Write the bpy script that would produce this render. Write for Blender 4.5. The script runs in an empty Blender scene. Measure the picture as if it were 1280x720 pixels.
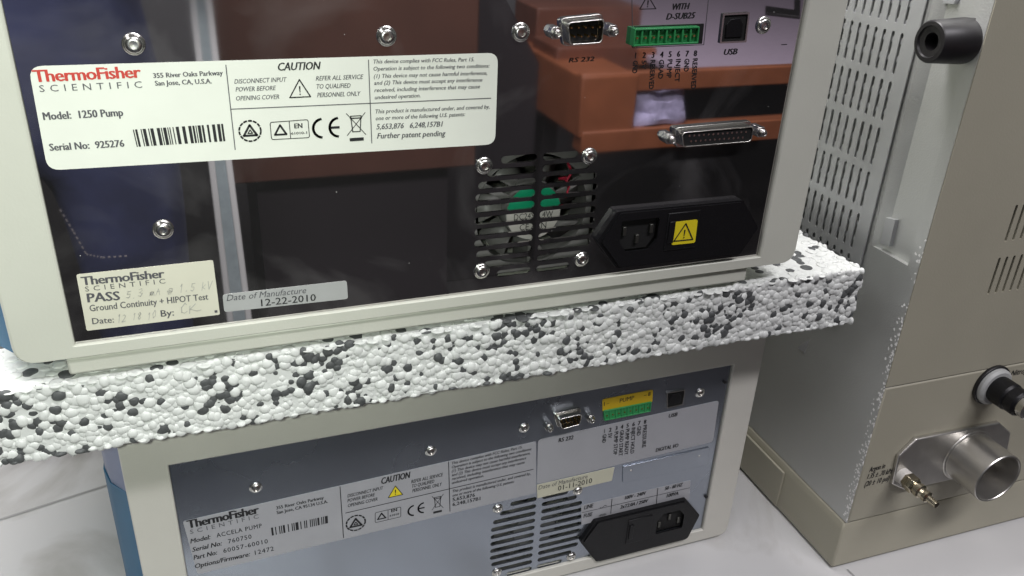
import bpy, bmesh, math, random
import numpy as np
from mathutils import Matrix, Vector
random.seed(7); rng = np.random.default_rng(11)
scn = bpy.context.scene; col = scn.collection

# ------------------------------------------------------------------ camera
S = 0.32                                   # metres per camera unit
F_PX = 1065.33
a_, b_, c_ = 0.4943965, -0.33938033, -0.12883597
def _rot(a, b, c):
    ca, sa, cb, sb, cc, sc = math.cos(a), math.sin(a), math.cos(b), math.sin(b), math.cos(c), math.sin(c)
    Rx = np.array([[1,0,0],[0,ca,-sa],[0,sa,ca]]); Ry = np.array([[cb,0,sb],[0,1,0],[-sb,0,cb]]); Rz = np.array([[cc,-sc,0],[sc,cc,0],[0,0,1]])
    return Rz @ Ry @ Rx
R = _rot(a_, b_, c_) @ np.array([[1,0,0],[0,0,-1],[0,1,0.]])
CAM = np.array([0, -S, 1.243 * S])
cd = bpy.data.cameras.new('camera'); cam = bpy.data.objects.new('camera', cd); col.objects.link(cam)
cd.sensor_width = 36; cd.lens = F_PX / 1280 * 36; cd.clip_start = 0.01; cd.clip_end = 60
m = np.eye(4); m[:3,0] = R[0]; m[:3,1] = -R[1]; m[:3,2] = -R[2]; m[:3,3] = CAM
cam.matrix_world = Matrix(m.tolist()); scn.camera = cam

# ------------------------------------------------------------------ world, lamps, exposure
w = bpy.data.worlds.new('World'); scn.world = w; w.use_nodes = True
w.node_tree.nodes['Background'].inputs[0].default_value = (0.80, 0.86, 0.84, 1)
w.node_tree.nodes['Background'].inputs[1].default_value = 0.055
scn.view_settings.view_transform = 'Standard'; scn.view_settings.look = 'None'
scn.view_settings.exposure = 0.0; scn.view_settings.gamma = 1
def lamp(name, kind, loc, target, power, color=(1,1,1), **kw):
    l = bpy.data.lights.new(name, kind); l.energy = power; l.color = color
    for k, v in kw.items(): setattr(l, k, v)
    o = bpy.data.objects.new(name, l); col.objects.link(o); o.location = loc
    d = Vector(target) - Vector(loc); o.rotation_euler = d.to_track_quat('-Z', 'Y').to_euler(); return o
lamp('ceiling_and_fill_lamp', 'AREA', (-0.72, -0.10, 1.20), (-0.15, 0.0, 0.10), 5.6, (1.0, 0.97, 0.98), shape='RECTANGLE', size=1.1, size_y=0.30)
lamp('bench_fill', 'AREA', (0.5, -1.0, 1.7), (0.6, -1.8, -0.1), 42, (0.98, 0.95, 1.0), shape='RECTANGLE', size=1.2, size_y=0.3)  # added area light, brightens the mirrored bench
lamp('ceiling_and_fill_lamp', 'AREA', (-0.15, 0.22, 1.30), (0.0, -0.95, 0.1), 32, (1.0, 0.97, 0.98), shape='RECTANGLE', size=1.1, size_y=0.30)  # added overhead fill to brighten the mirrored person, cabinet and post
lamp('phone_flash', 'SPOT', (-0.012, -0.322, 0.406), (-0.10, 0.0, 0.215), 3.8, (0.93, 1.0, 0.90), spot_size=1.78, spot_blend=1.0, shadow_soft_size=0.006)

# ------------------------------------------------------------------ materials
def mat(name, base, rough=0.5, metal=0.0, noise=0.0, nscale=60, bump=0.0, bscale=300, spec=0.5, coat=0.0, build=None, aniso=0.0):
    M = bpy.data.materials.new(name); M.use_nodes = True; nt = M.node_tree; p = nt.nodes['Principled BSDF']
    p.inputs['Base Color'].default_value = (*base, 1); p.inputs['Roughness'].default_value = rough
    p.inputs['Metallic'].default_value = metal; p.inputs['Specular IOR Level'].default_value = spec
    p.inputs['Coat Weight'].default_value = coat
    tc = nt.nodes.new('ShaderNodeTexCoord')
    if noise:
        n = nt.nodes.new('ShaderNodeTexNoise'); n.inputs['Scale'].default_value = nscale; n.inputs['Detail'].default_value = 5
        nt.links.new(tc.outputs['Object'], n.inputs['Vector'])
        r = nt.nodes.new('ShaderNodeMapRange'); r.inputs[1].default_value = .3; r.inputs[2].default_value = .7
        r.inputs[3].default_value = 1 - noise; r.inputs[4].default_value = 1 + noise
        nt.links.new(n.outputs['Fac'], r.inputs[0])
        v = nt.nodes.new('ShaderNodeVectorMath'); v.operation = 'SCALE'; v.inputs[0].default_value = base
        nt.links.new(r.outputs[0], v.inputs['Scale']); nt.links.new(v.outputs[0], p.inputs['Base Color'])
    if bump:
        n = nt.nodes.new('ShaderNodeTexNoise'); n.inputs['Scale'].default_value = bscale; n.inputs['Detail'].default_value = 3
        nt.links.new(tc.outputs['Object'], n.inputs['Vector'])
        b = nt.nodes.new('ShaderNodeBump'); b.inputs['Strength'].default_value = bump; b.inputs['Distance'].default_value = 0.0004
        nt.links.new(n.outputs['Fac'], b.inputs['Height']); nt.links.new(b.outputs[0], p.inputs['Normal'])
    if build: build(nt, p, tc)
    return M
def N(nt, t, **kw):
    n = nt.nodes.new(t)
    for k, v in kw.items():
        if isinstance(k, str) and hasattr(n, k): setattr(n, k, v)
    return n
def dust_build(scale, thr, colr=(.75,.75,.72), smudge=False, rlo=.012, rhi=.05):
    def f(nt, p, tc):
        L = nt.links.new
        base = tuple(p.inputs['Base Color'].default_value)
        vor = nt.nodes.new('ShaderNodeTexVoronoi'); vor.inputs['Scale'].default_value = scale
        L(tc.outputs['Object'], vor.inputs['Vector'])
        lt = nt.nodes.new('ShaderNodeMath'); lt.operation = 'LESS_THAN'; lt.inputs[1].default_value = thr
        L(vor.outputs['Distance'], lt.inputs[0])
        sel = nt.nodes.new('ShaderNodeMath'); sel.operation = 'GREATER_THAN'; sel.inputs[1].default_value = .72
        sx = nt.nodes.new('ShaderNodeSeparateColor'); L(vor.outputs['Color'], sx.inputs[0]); L(sx.outputs[0], sel.inputs[0])
        mu = nt.nodes.new('ShaderNodeMath'); mu.operation = 'MULTIPLY'; L(lt.outputs[0], mu.inputs[0]); L(sel.outputs[0], mu.inputs[1])
        mx = nt.nodes.new('ShaderNodeMix'); mx.data_type = 'RGBA'; mx.inputs[6].default_value = base; mx.inputs[7].default_value = (*colr, 1)
        L(mu.outputs[0], mx.inputs[0]); L(mx.outputs[2], p.inputs['Base Color'])
        inv = nt.nodes.new('ShaderNodeMath'); inv.operation = 'SUBTRACT'; inv.inputs[0].default_value = p.inputs['Metallic'].default_value
        L(mu.outputs[0], inv.inputs[1]); inv.use_clamp = True; L(inv.outputs[0], p.inputs['Metallic'])
        n = nt.nodes.new('ShaderNodeTexNoise'); n.inputs['Scale'].default_value = 9; n.inputs['Detail'].default_value = 6
        L(tc.outputs['Object'], n.inputs['Vector'])
        r = nt.nodes.new('ShaderNodeMapRange'); r.inputs[1].default_value = .42; r.inputs[2].default_value = .72; r.inputs[3].default_value = rlo; r.inputs[4].default_value = rhi
        L(n.outputs['Fac'], r.inputs[0])
        ad = nt.nodes.new('ShaderNodeMath'); ad.operation = 'ADD'; L(r.outputs[0], ad.inputs[0])
        m3 = nt.nodes.new('ShaderNodeMath'); m3.operation = 'MULTIPLY'; m3.inputs[1].default_value = .5; L(mu.outputs[0], m3.inputs[0]); L(m3.outputs[0], ad.inputs[1])
        L(ad.outputs[0], p.inputs['Roughness'])
        if smudge:
            n2 = nt.nodes.new('ShaderNodeTexNoise'); n2.inputs['Scale'].default_value = 14; n2.inputs['Detail'].default_value = 4; n2.inputs['Distortion'].default_value = 1.5; L(tc.outputs['Object'], n2.inputs['Vector'])
            r2 = nt.nodes.new('ShaderNodeMapRange'); r2.inputs[1].default_value = .50; r2.inputs[2].default_value = .75; r2.inputs[3].default_value = .982; r2.inputs[4].default_value = .90; L(n2.outputs['Fac'], r2.inputs[0])
            L(r2.outputs[0], inv.inputs[0])
    return f
def galv_build(nt, p, tc):
    # zinc-coated sheet: spangle-like patches plus tiny glittering grains
    L = nt.links.new
    n = nt.nodes.new('ShaderNodeTexNoise'); n.inputs['Scale'].default_value = 25; n.inputs['Detail'].default_value = 8; L(tc.outputs['Object'], n.inputs['Vector'])
    r = nt.nodes.new('ShaderNodeMapRange'); r.inputs[1].default_value = .3; r.inputs[2].default_value = .7; r.inputs[3].default_value = .42; r.inputs[4].default_value = .58
    L(n.outputs['Fac'], r.inputs[0]); L(r.outputs[0], p.inputs['Roughness'])
    v = nt.nodes.new('ShaderNodeTexVoronoi'); v.inputs['Scale'].default_value = 1100; L(tc.outputs['Object'], v.inputs['Vector'])
    b = nt.nodes.new('ShaderNodeBump'); b.inputs['Strength'].default_value = .25; b.inputs['Distance'].default_value = .0003
    L(v.outputs['Distance'], b.inputs['Height']); L(b.outputs[0], p.inputs['Normal'])
    # flash glints painted as pale flecks on the front edge, thinning from the corner
    def math_(op, a, c=None):
        q = nt.nodes.new('ShaderNodeMath'); q.operation = op
        for i, x in enumerate((a, c)):
            if x is None: continue
            if hasattr(x, 'links'): L(x, q.inputs[i])
            else: q.inputs[i].default_value = x
        return q.outputs[0]
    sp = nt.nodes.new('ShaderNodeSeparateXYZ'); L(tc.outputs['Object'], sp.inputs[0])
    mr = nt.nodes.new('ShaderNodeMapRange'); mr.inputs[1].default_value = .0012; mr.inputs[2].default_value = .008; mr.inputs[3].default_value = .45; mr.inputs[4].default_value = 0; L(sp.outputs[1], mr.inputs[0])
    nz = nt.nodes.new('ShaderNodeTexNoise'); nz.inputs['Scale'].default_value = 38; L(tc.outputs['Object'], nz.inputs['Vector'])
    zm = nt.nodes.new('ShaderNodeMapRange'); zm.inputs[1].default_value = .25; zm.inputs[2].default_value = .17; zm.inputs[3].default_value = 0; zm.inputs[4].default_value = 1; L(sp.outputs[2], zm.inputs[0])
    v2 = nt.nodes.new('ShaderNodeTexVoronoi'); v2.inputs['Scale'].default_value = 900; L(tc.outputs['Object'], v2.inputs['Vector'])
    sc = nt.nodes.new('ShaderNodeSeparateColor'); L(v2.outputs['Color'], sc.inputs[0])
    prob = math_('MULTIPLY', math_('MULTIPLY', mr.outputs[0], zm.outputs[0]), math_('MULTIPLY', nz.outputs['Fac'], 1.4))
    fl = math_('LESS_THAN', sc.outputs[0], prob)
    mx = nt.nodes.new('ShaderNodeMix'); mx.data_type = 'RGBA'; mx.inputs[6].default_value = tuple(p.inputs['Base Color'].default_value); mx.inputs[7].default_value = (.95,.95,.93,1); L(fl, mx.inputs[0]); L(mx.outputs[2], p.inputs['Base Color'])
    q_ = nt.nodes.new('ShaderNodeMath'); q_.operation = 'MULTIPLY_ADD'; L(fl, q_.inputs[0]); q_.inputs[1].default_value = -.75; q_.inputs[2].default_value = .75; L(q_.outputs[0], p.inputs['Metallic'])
def stain_build(nt, p, tc):
    L = nt.links.new
    base = tuple(p.inputs['Base Color'].default_value)
    n = nt.nodes.new('ShaderNodeTexNoise'); n.inputs['Scale'].default_value = 7; n.inputs['Detail'].default_value = 9; n.inputs['Distortion'].default_value = 1.2
    L(tc.outputs['Object'], n.inputs['Vector'])
    r = nt.nodes.new('ShaderNodeValToRGB'); e = r.color_ramp.elements
    e[0].position = .30; e[0].color = (base[0]*.62, base[1]*.60, base[2]*.56, 1); e[1].position = .46; e[1].color = base
    L(n.outputs['Fac'], r.inputs[0]); L(r.outputs[0], p.inputs['Base Color'])

M = {}
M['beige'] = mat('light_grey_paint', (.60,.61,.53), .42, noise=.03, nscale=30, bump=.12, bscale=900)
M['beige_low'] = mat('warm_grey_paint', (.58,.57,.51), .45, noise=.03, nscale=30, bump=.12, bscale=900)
M['cover'] = mat('beige_enamel', (.39,.372,.29), .5, noise=.03, nscale=20, bump=.18, bscale=800)
M['blue'] = mat('blue_plastic', (.05,.16,.28), .55, spec=.2, noise=.05)
M['blue_pale'] = mat('pale_blue_plastic', (.14,.18,.31), .4, spec=.35, noise=.05)
M['mirror'] = mat('polished_steel', (.60,.58,.58), .05, .972, build=dust_build(170, .028, smudge=True, rlo=.016, rhi=.055))
M['brushed'] = mat('satin_steel', (.34,.37,.42), .24, .90, build=dust_build(60, .02, rlo=.24, rhi=.32))
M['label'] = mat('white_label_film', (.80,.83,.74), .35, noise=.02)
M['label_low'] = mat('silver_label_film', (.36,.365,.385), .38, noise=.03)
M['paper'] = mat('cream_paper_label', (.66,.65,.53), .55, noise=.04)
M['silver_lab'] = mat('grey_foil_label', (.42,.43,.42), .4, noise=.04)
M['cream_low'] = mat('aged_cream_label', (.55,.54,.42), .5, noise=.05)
M['ink'] = mat('black_ink', (.012,.012,.014), .6)
M['ink_soft'] = mat('grey_ink', (.09,.09,.10), .6)
M['pencil'] = mat('pencil_lead', (.42,.42,.38), .6)
M['red_ink'] = mat('red_ink', (.56,.045,.03), .5)
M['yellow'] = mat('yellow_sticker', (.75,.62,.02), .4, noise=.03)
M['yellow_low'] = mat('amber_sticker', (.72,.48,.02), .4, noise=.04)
M['black'] = mat('black_plastic', (.007,.007,.008), .42, spec=.3, bump=.25, bscale=900)
M['rubber'] = mat('black_rubber', (.012,.011,.012), .42, noise=.2)
M['void'] = mat('dark_interior', (.004,.004,.004), .8)
M['chrome'] = mat('bright_nickel', (.62,.61,.58), .26, 1.0, noise=.12, nscale=300)
M['shellmetal'] = mat('tin_plate', (.62,.61,.57), .24, 1.0, noise=.08, nscale=200)
M['gold'] = mat('gold_contact', (.65,.47,.20), .25, 1.0)
M['green'] = mat('green_terminal', (.03,.27,.085), .42, noise=.06)
M['green_lab'] = mat('green_fan_label', (.0,.36,.17), .5)
M['fan'] = mat('grey_fan_plastic', (.15,.15,.14), .45, noise=.15)
M['wire_red'] = mat('red_wire', (.5,.03,.06), .5)
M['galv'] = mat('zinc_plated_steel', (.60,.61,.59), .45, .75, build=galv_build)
M['grille'] = mat('grey_grille_steel', (.46,.47,.47), .42, .5, noise=.05)
M['stainless'] = mat('stainless_tube', (.58,.565,.53), .34, .92, noise=.08, nscale=120)
M['brass'] = mat('nickel_brass', (.52,.47,.36), .22, 1.0)
M['white_pl'] = mat('white_nylon', (.62,.60,.56), .5)
M['bench'] = mat('white_laminate', (.60,.60,.595), .22, bump=.1, bscale=500, build=stain_build)
M['joint'] = mat('dark_joint', (.34,.34,.335), .8)
M['foam_w'] = mat('white_foam', (.71,.73,.70), .5, noise=.05, nscale=120, bump=.3, bscale=700)
M['foam_d'] = mat('charcoal_foam', (.085,.09,.09), .55, noise=.25, nscale=400, bump=.3, bscale=900)
M['wood'] = mat('orange_varnished_wood', (.31,.108,.05), .4, noise=.12, nscale=14)
M['brownwood'] = mat('brown_wood', (.17,.068,.045), .45, noise=.12, nscale=14)
M['brown'] = mat('brown_laminate', (.105,.048,.035), .4, noise=.10, nscale=10)
M['dark'] = mat('dark_floor', (.03,.028,.03), .6, noise=.2)
M['lilac'] = mat('lilac_wall_paint', (.44,.37,.46), .6, noise=.04)
M['prong'] = mat('dull_prong', (.10,.10,.09), .4, .8)
M['wall'] = mat('grey_wall_paint', (.22,.22,.23), .7, noise=.04)
M['dkcab'] = mat('dark_cupboard', (.035,.03,.035), .5)
M['streakgrey'] = mat('streak_grey', (.46,.55,.58), .35, noise=.1)  # pale tone of the light streak, given to its stand-in post
M['bright_white'] = mat('streak_and_eye_white', (.90,.92,.92), .3)  # bright lines of the light streak put in as colour; also eye whites
M['cloth'] = mat('lavender_cloth', (.50,.47,.70), .8, noise=.2)
M['denim'] = mat('navy_denim', (.030,.038,.098), .85, noise=.35, nscale=12, bump=.4, bscale=500)
M['shirt'] = mat('dark_jacket', (.05,.055,.07), .8, noise=.4, nscale=20)
M['skin'] = mat('skin', (.45,.25,.17), .5)
M['hair'] = mat('black_hair', (.02,.016,.014), .6)
M['thread'] = mat('pale_thread', (.20,.19,.20), .8)

# ------------------------------------------------------------------ helpers
def ray(px, py): return R.T @ np.array([(px-640)/F_PX, (py-360)/F_PX, 1.])
class Face:
    def __init__(s, o, ex, ez, n):
        s.o, s.ex, s.ez, s.n = (np.array(v, float) for v in (o, ex, ez, n))
    def un(s, p, w=0.0):
        r = ray(*p); t = (np.dot(s.o - CAM, s.n) + w) / np.dot(r, s.n); q = CAM + r*t - s.o
        return np.array([q @ s.ex, q @ s.ez])
    def map(s, u, v, w): return s.o + s.ex*u + s.ez*v + s.n*w
class MB:
    def __init__(s): s.v, s.f, s.mi, s.mats = [], [], [], []
    def add(s, verts, faces, m):
        if m not in s.mats: s.mats.append(m)
        k = s.mats.index(m); o = len(s.v)
        s.v.extend([tuple(float(c) for c in p) for p in verts]); s.f.extend([tuple(i+o for i in f) for f in faces]); s.mi.extend([k]*len(faces))
        return s
    def build(s, name, parent=None, bevel=0, seg=2, angle=35, at=None):
        me = bpy.data.meshes.new(name)
        inv = Matrix.Identity(4)
        root = parent
        while root is not None and root.parent is not None: root = root.parent
        if root is not None: inv = ROOTM[root.name].inverted()
        vs = [tuple(inv @ Vector(p)) for p in s.v]
        off = Vector((0,0,0))
        if at is not None:
            off = inv @ Vector(at); vs = [tuple(Vector(p) - off) for p in vs]
        me.from_pydata(vs, [], s.f); me.update()
        for k in s.mats: me.materials.append(M[k])
        me.polygons.foreach_set('material_index', s.mi)
        bm = bmesh.new(); bm.from_mesh(me); bmesh.ops.recalc_face_normals(bm, faces=bm.faces); bm.to_mesh(me); bm.free()
        me.polygons.foreach_set('use_smooth', [True]*len(me.polygons)); me.set_sharp_from_angle(angle=math.radians(angle))
        o = bpy.data.objects.new(name, me); col.objects.link(o); o.location = off
        if parent is not None: o.parent = parent
        if bevel:
            b = o.modifiers.new('bevel', 'BEVEL'); b.width = bevel; b.segments = seg; b.limit_method = 'ANGLE'; b.angle_limit = math.radians(40); b.harden_normals = False
        return o
ROOTM = {}
def thing(name, label, cat, loc=(0,0,0), rz=0, group=None):
    o = bpy.data.objects.new(name, None); col.objects.link(o); o.location = loc; o.rotation_euler = (0,0,rz); o.empty_display_size = .05
    o['label'] = label; o['category'] = cat
    if group: o['group'] = group
    ROOTM[o.name] = Matrix.Translation(loc) @ Matrix.Rotation(rz, 4, 'Z'); return o
def tag(o, label, cat, group=None):
    o['label'] = label; o['category'] = cat
    if group: o['group'] = group
    return o
def structure(o): o['kind'] = 'structure'; return o
def boxvf(x0,x1,y0,y1,z0,z1):
    v = [(x,y,z) for x in (x0,x1) for y in (y0,y1) for z in (z0,z1)]
    return v, [(0,1,3,2),(4,6,7,5),(0,4,5,1),(2,3,7,6),(0,2,6,4),(1,5,7,3)]
def box(mb, x0,x1,y0,y1,z0,z1, m): v, f = boxvf(x0,x1,y0,y1,z0,z1); return mb.add(v, f, m)
def fbox(mb, F, u0,u1,v0,v1,w0,w1, m):
    v, f = boxvf(u0,u1,v0,v1,w0,w1); return mb.add([F.map(*p) for p in v], f, m)
def rpoly(pts, r, n=5):
    out = []; k = len(pts); rs = r if hasattr(r, '__len__') else [r]*k
    for i in range(k):
        p, a, b = np.array(pts[i], float), np.array(pts[i-1], float), np.array(pts[(i+1)%k], float)
        da, db = a-p, b-p; la, lb = np.linalg.norm(da), np.linalg.norm(db); da /= la; db /= lb
        if rs[i] <= 0: out.append(tuple(p)); continue
        ang = math.acos(max(-1, min(1, da@db))); d = min(rs[i]/math.tan(ang/2), la*.49, lb*.49)
        s_, e_ = p+da*d, p+db*d
        for j in range(n+1):
            t = j/n; out.append(tuple((1-t)**2*s_ + 2*t*(1-t)*p + t*t*e_))
    return out
def prism(mb, F, pts, w0, w1, m, scale1=None):
    n = len(pts); c = np.mean(np.array(pts), 0)
    top = pts if scale1 is None else [tuple(c + (np.array(p)-c)*scale1) for p in pts]
    v = [F.map(p[0],p[1],w0) for p in pts] + [F.map(p[0],p[1],w1) for p in top]
    f = [tuple(range(n)), tuple(range(n, 2*n))] + [(i,(i+1)%n,n+(i+1)%n,n+i) for i in range(n)]
    return mb.add(v, f, m)
def ring(mb, F, outer, inner, w0, w1, m):
    n = len(outer)
    v = [F.map(*p, w0) for p in outer]+[F.map(*p, w1) for p in outer]+[F.map(*p, w1) for p in inner]+[F.map(*p, w0) for p in inner]
    f = []
    for k in range(4):
        for i in range(n):
            j = (i+1)%n; a, b = k*n, ((k+1)%4)*n; f.append((a+i,a+j,b+j,b+i))
    return mb.add(v, f, m)
def curve_fill(loops, t):
    c = bpy.data.curves.new('tmp', 'CURVE'); c.dimensions = '2D'; c.fill_mode = 'BOTH'; c.extrude = t/2
    for L_ in loops:
        s = c.splines.new('POLY'); s.points.add(len(L_)-1); s.use_cyclic_u = True
        for p, q in zip(s.points, L_): p.co = (q[0], q[1], 0, 1)
    o = bpy.data.objects.new('tmp', c); me = o.to_mesh()
    v = [tuple(x.co) for x in me.vertices]; f = [tuple(p.vertices) for p in me.polygons]
    o.to_mesh_clear(); bpy.data.objects.remove(o); bpy.data.curves.remove(c); return v, f
def holed(mb, F, loops, w0, w1, m):
    v, f = curve_fill(loops, abs(w1-w0)); wm = (w0+w1)/2
    return mb.add([F.map(p[0], p[1], p[2]+wm) for p in v], f, m)
def lathe(mb, o, ax, prof, m, n=20, hexa=False, caps=True):
    o = np.array(o, float); ax = np.array(ax, float); ax /= np.linalg.norm(ax)
    h = np.array([0,0,1.]) if abs(ax[2]) < .9 else np.array([1.,0,0]); e1 = np.cross(ax, h); e1 /= np.linalg.norm(e1); e2 = np.cross(ax, e1)
    v = []; f = []
    for (r, h_) in prof:
        for i in range(n):
            a = 2*math.pi*i/n; v.append(o + ax*h_ + (e1*math.cos(a)+e2*math.sin(a))*r)
    for k in range(len(prof)-1):
        for i in range(n): f.append((k*n+i, k*n+(i+1)%n, (k+1)*n+(i+1)%n, (k+1)*n+i))
    if caps: f.append(tuple(range(n))); f.append(tuple(range((len(prof)-1)*n, len(prof)*n)))
    return mb.add(v, f, m)
def tube(mb, pts, r, m, n=8):
    pts = [np.array(p, float) for p in pts]; v = []; f = []
    for i, p in enumerate(pts):
        d = pts[min(i+1,len(pts)-1)] - pts[max(i-1,0)]; d /= np.linalg.norm(d)
        h = np.array([0,0,1.]) if abs(d[2]) < .9 else np.array([1.,0,0]); e1 = np.cross(d,h); e1 /= np.linalg.norm(e1); e2 = np.cross(d,e1)
        for k in range(n): a = 2*math.pi*k/n; v.append(p+(e1*math.cos(a)+e2*math.sin(a))*r)
    for i in range(len(pts)-1):
        for k in range(n): f.append((i*n+k, i*n+(k+1)%n, (i+1)*n+(k+1)%n, (i+1)*n+k))
    f += [tuple(range(n)), tuple(range((len(pts)-1)*n, len(pts)*n))]
    return mb.add(v, f, m)
# --- lettering: each glyph string becomes flat mesh printed on its label
_gl = {}
def glyphs(s, bold, shear, space):
    k = (s, bold, shear, space)
    if k in _gl: return _gl[k]
    c = bpy.data.curves.new('tmp', 'FONT'); c.body = s; c.size = 1; c.shear = shear; c.space_character = space; c.resolution_u = 2
    o = bpy.data.objects.new('tmp', c); me = o.to_mesh()
    v = np.array([tuple(x.co) for x in me.vertices]); f = [tuple(p.vertices) for p in me.polygons]
    o.to_mesh_clear(); bpy.data.objects.remove(o); bpy.data.curves.remove(c); _gl[k] = (v, f); return v, f
CAPH = float(glyphs('H', 0, 0, 1)[0][:,1].max())
def text(mb, F, s, p0, p1, h, m='ink', w=.0002, bold=0.0, shear=0.0, space=1.0):
    """print s with its baseline from photo point p0 to p1, capitals h photo pixels tall"""
    a, b = F.un(p0, w), F.un(p1, w); d = b-a; L_ = np.linalg.norm(d); d /= L_; up = np.array([-d[1], d[0]])
    pd = np.array(p1, float)-np.array(p0, float); pd /= np.linalg.norm(pd); pu = np.array([pd[1], -pd[0]])
    H = np.linalg.norm(F.un(tuple(np.array(p0)+pu*h), w) - a)
    v, f = glyphs(s, bold, shear, space)
    x0, x1 = v[:,0].min(), v[:,0].max()
    if len(s) == 1: a = a + d*(L_ - (x1-x0)*H/CAPH)/2; L_ = (x1-x0)*H/CAPH
    e = abs(bold)*H/CAPH*1.15; k = 3 if bold > 0 else 1
    for i in range(k):                       # heavier faces are overprinted with a slight shift, as in fat lettering
        sh = (i-(k-1)/2)*e; kk = (L_-2*e)/L_
        P = [F.map(*(a + d*(e + sh + (q[0]-x0)/(x1-x0)*L_*kk) + up*(q[1]/CAPH*H + (abs(sh)*.35 if i != 1 else 0))), w + i*4e-6) for q in v]
        mb.add(P, f, m)
    return mb
def line(mb, F, p0, p1, t, m='ink', w=.0002):
    a, b = F.un(p0, w), F.un(p1, w); d = (b-a)/np.linalg.norm(b-a); n = np.array([-d[1], d[0]])*t/2
    return mb.add([F.map(*q, w) for q in (a-n, b-n, b+n, a+n)], [(0,1,2,3)], m)
def poly2(mb, F, px, m, w=.0002):
    return mb.add([F.map(*F.un(p, w), w) for p in px], [tuple(range(len(px)))], m)
def loopline(mb, F, uv, t, m='ink', w=.0002, close=True):
    n = len(uv)
    for i in range(n if close else n-1):
        a, b = np.array(uv[i]), np.array(uv[(i+1)%n]); d = b-a; l = np.linalg.norm(d)
        if l < 1e-9: continue
        d /= l; nn = np.array([-d[1], d[0]])*t/2; e = d*t*.35
        mb.add([F.map(*q, w) for q in (a-e-nn, b+e-nn, b+e+nn, a-e+nn)], [(0,1,2,3)], m)
def arc(c, r, a0, a1, n=20, ry=None): return [(c[0]+r*math.cos(math.radians(a0+(a1-a0)*i/n)), c[1]+(ry or r)*math.sin(math.radians(a0+(a1-a0)*i/n))) for i in range(n+1)]
def card(mb, F, px, r, t, m):
    prism(mb, F, rpoly([F.un(p) for p in px], r), -.0002, t, m)
def screw(parent, F, c, r, m='chrome', h=None, name='screw', washer=True, w0=0.0):
    h = h or r*.62; u, v = F.un(c, w0 + h*.6); b = MB(); o = F.map(u, v, w0)
    pr = ([(r*1.12, -.0004), (r*1.12, r*.12), (r*.98, r*.2)] if washer else [(r, -.0004)]) + [(r*.97, r*.22), (r*.93, h*.55), (r*.78, h*.85), (r*.55, h), (r*.42, h*1.0), (r*.40, h*.55), (r*.02, h*.5)]
    lathe(b, o, F.n, pr, m, 18); return b.build(name, parent, angle=50, at=o)

ST = {'1':[[(.3,.8),(.5,1),(.45,0)]],'2':[[(.1,.8),(.4,1),(.75,.8),(.5,.4),(.05,0),(.85,.05)]],'3':[[(.1,.9),(.6,1),(.7,.75),(.3,.52),(.75,.35),(.5,.02),(.05,.1)]],'5':[[(.8,1),(.25,.95),(.2,.55),(.7,.5),(.75,.15),(.4,0),(.05,.1)]],
 '8':[[(.5,.5),(.15,.75),(.45,1),(.75,.78),(.2,.25),(.45,0),(.75,.22),(.5,.5)]],'0':[[(.5,1),(.12,.6),(.3,.05),(.75,.3),(.7,.85),(.5,1)]],'.':[[(.3,.02),(.4,.06)]],'m':[[(.0,0),(.1,.5),(.15,.1),(.4,.55),(.45,.1),(.75,.5),(.85,0)]],
 'A':[[(0,0),(.5,1),(.85,0)],[(.2,.38),(.75,.4)]],'@':[[(.7,.5),(.45,.65),(.3,.4),(.5,.25),(.7,.45),(.75,.25),(1,.4),(.9,.85),(.45,.95),(.05,.5),(.3,.02),(.8,.08)]],'k':[[(.1,1),(.12,0)],[(.7,.6),(.15,.3),(.75,0)]],'V':[[(0,1),(.4,0),(.9,1)]],
 'C':[[(.8,.85),(.5,1),(.1,.6),(.2,.1),(.6,0),(.95,.15)]],'K':[[(.1,1),(.12,0)],[(.8,1),(.15,.45),(1.1,.1),(1.6,.2)]]}
def scribble(mb, F, s, p0, p1, h, m='pencil', w=.0003):
    rr = random.Random(len(s)); a, b = F.un(p0, w), F.un(p1, w); d = b-a; L_ = np.linalg.norm(d); d /= L_; up = np.array([-d[1], d[0]]); up = up+d*.22; H = np.linalg.norm(F.un((p0[0], p0[1]-h), w)-a); cw = L_/len(s)
    for i, ch in enumerate(s):
        for st in ST.get(ch, []):
            yo, hs = rr.uniform(-.1,.1), rr.uniform(.85,1.1)
            P = [a + d*(i*cw+x*cw*.85+rr.uniform(-.04,.04)*cw) + up*(y*hs+yo+rr.uniform(-.03,.03))*H for x, y in st]
            for k in range(len(P)-1): loopline(mb, F, [P[k], P[k+1]], .00028*rr.uniform(.6,1.2), m, w, False)
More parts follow.
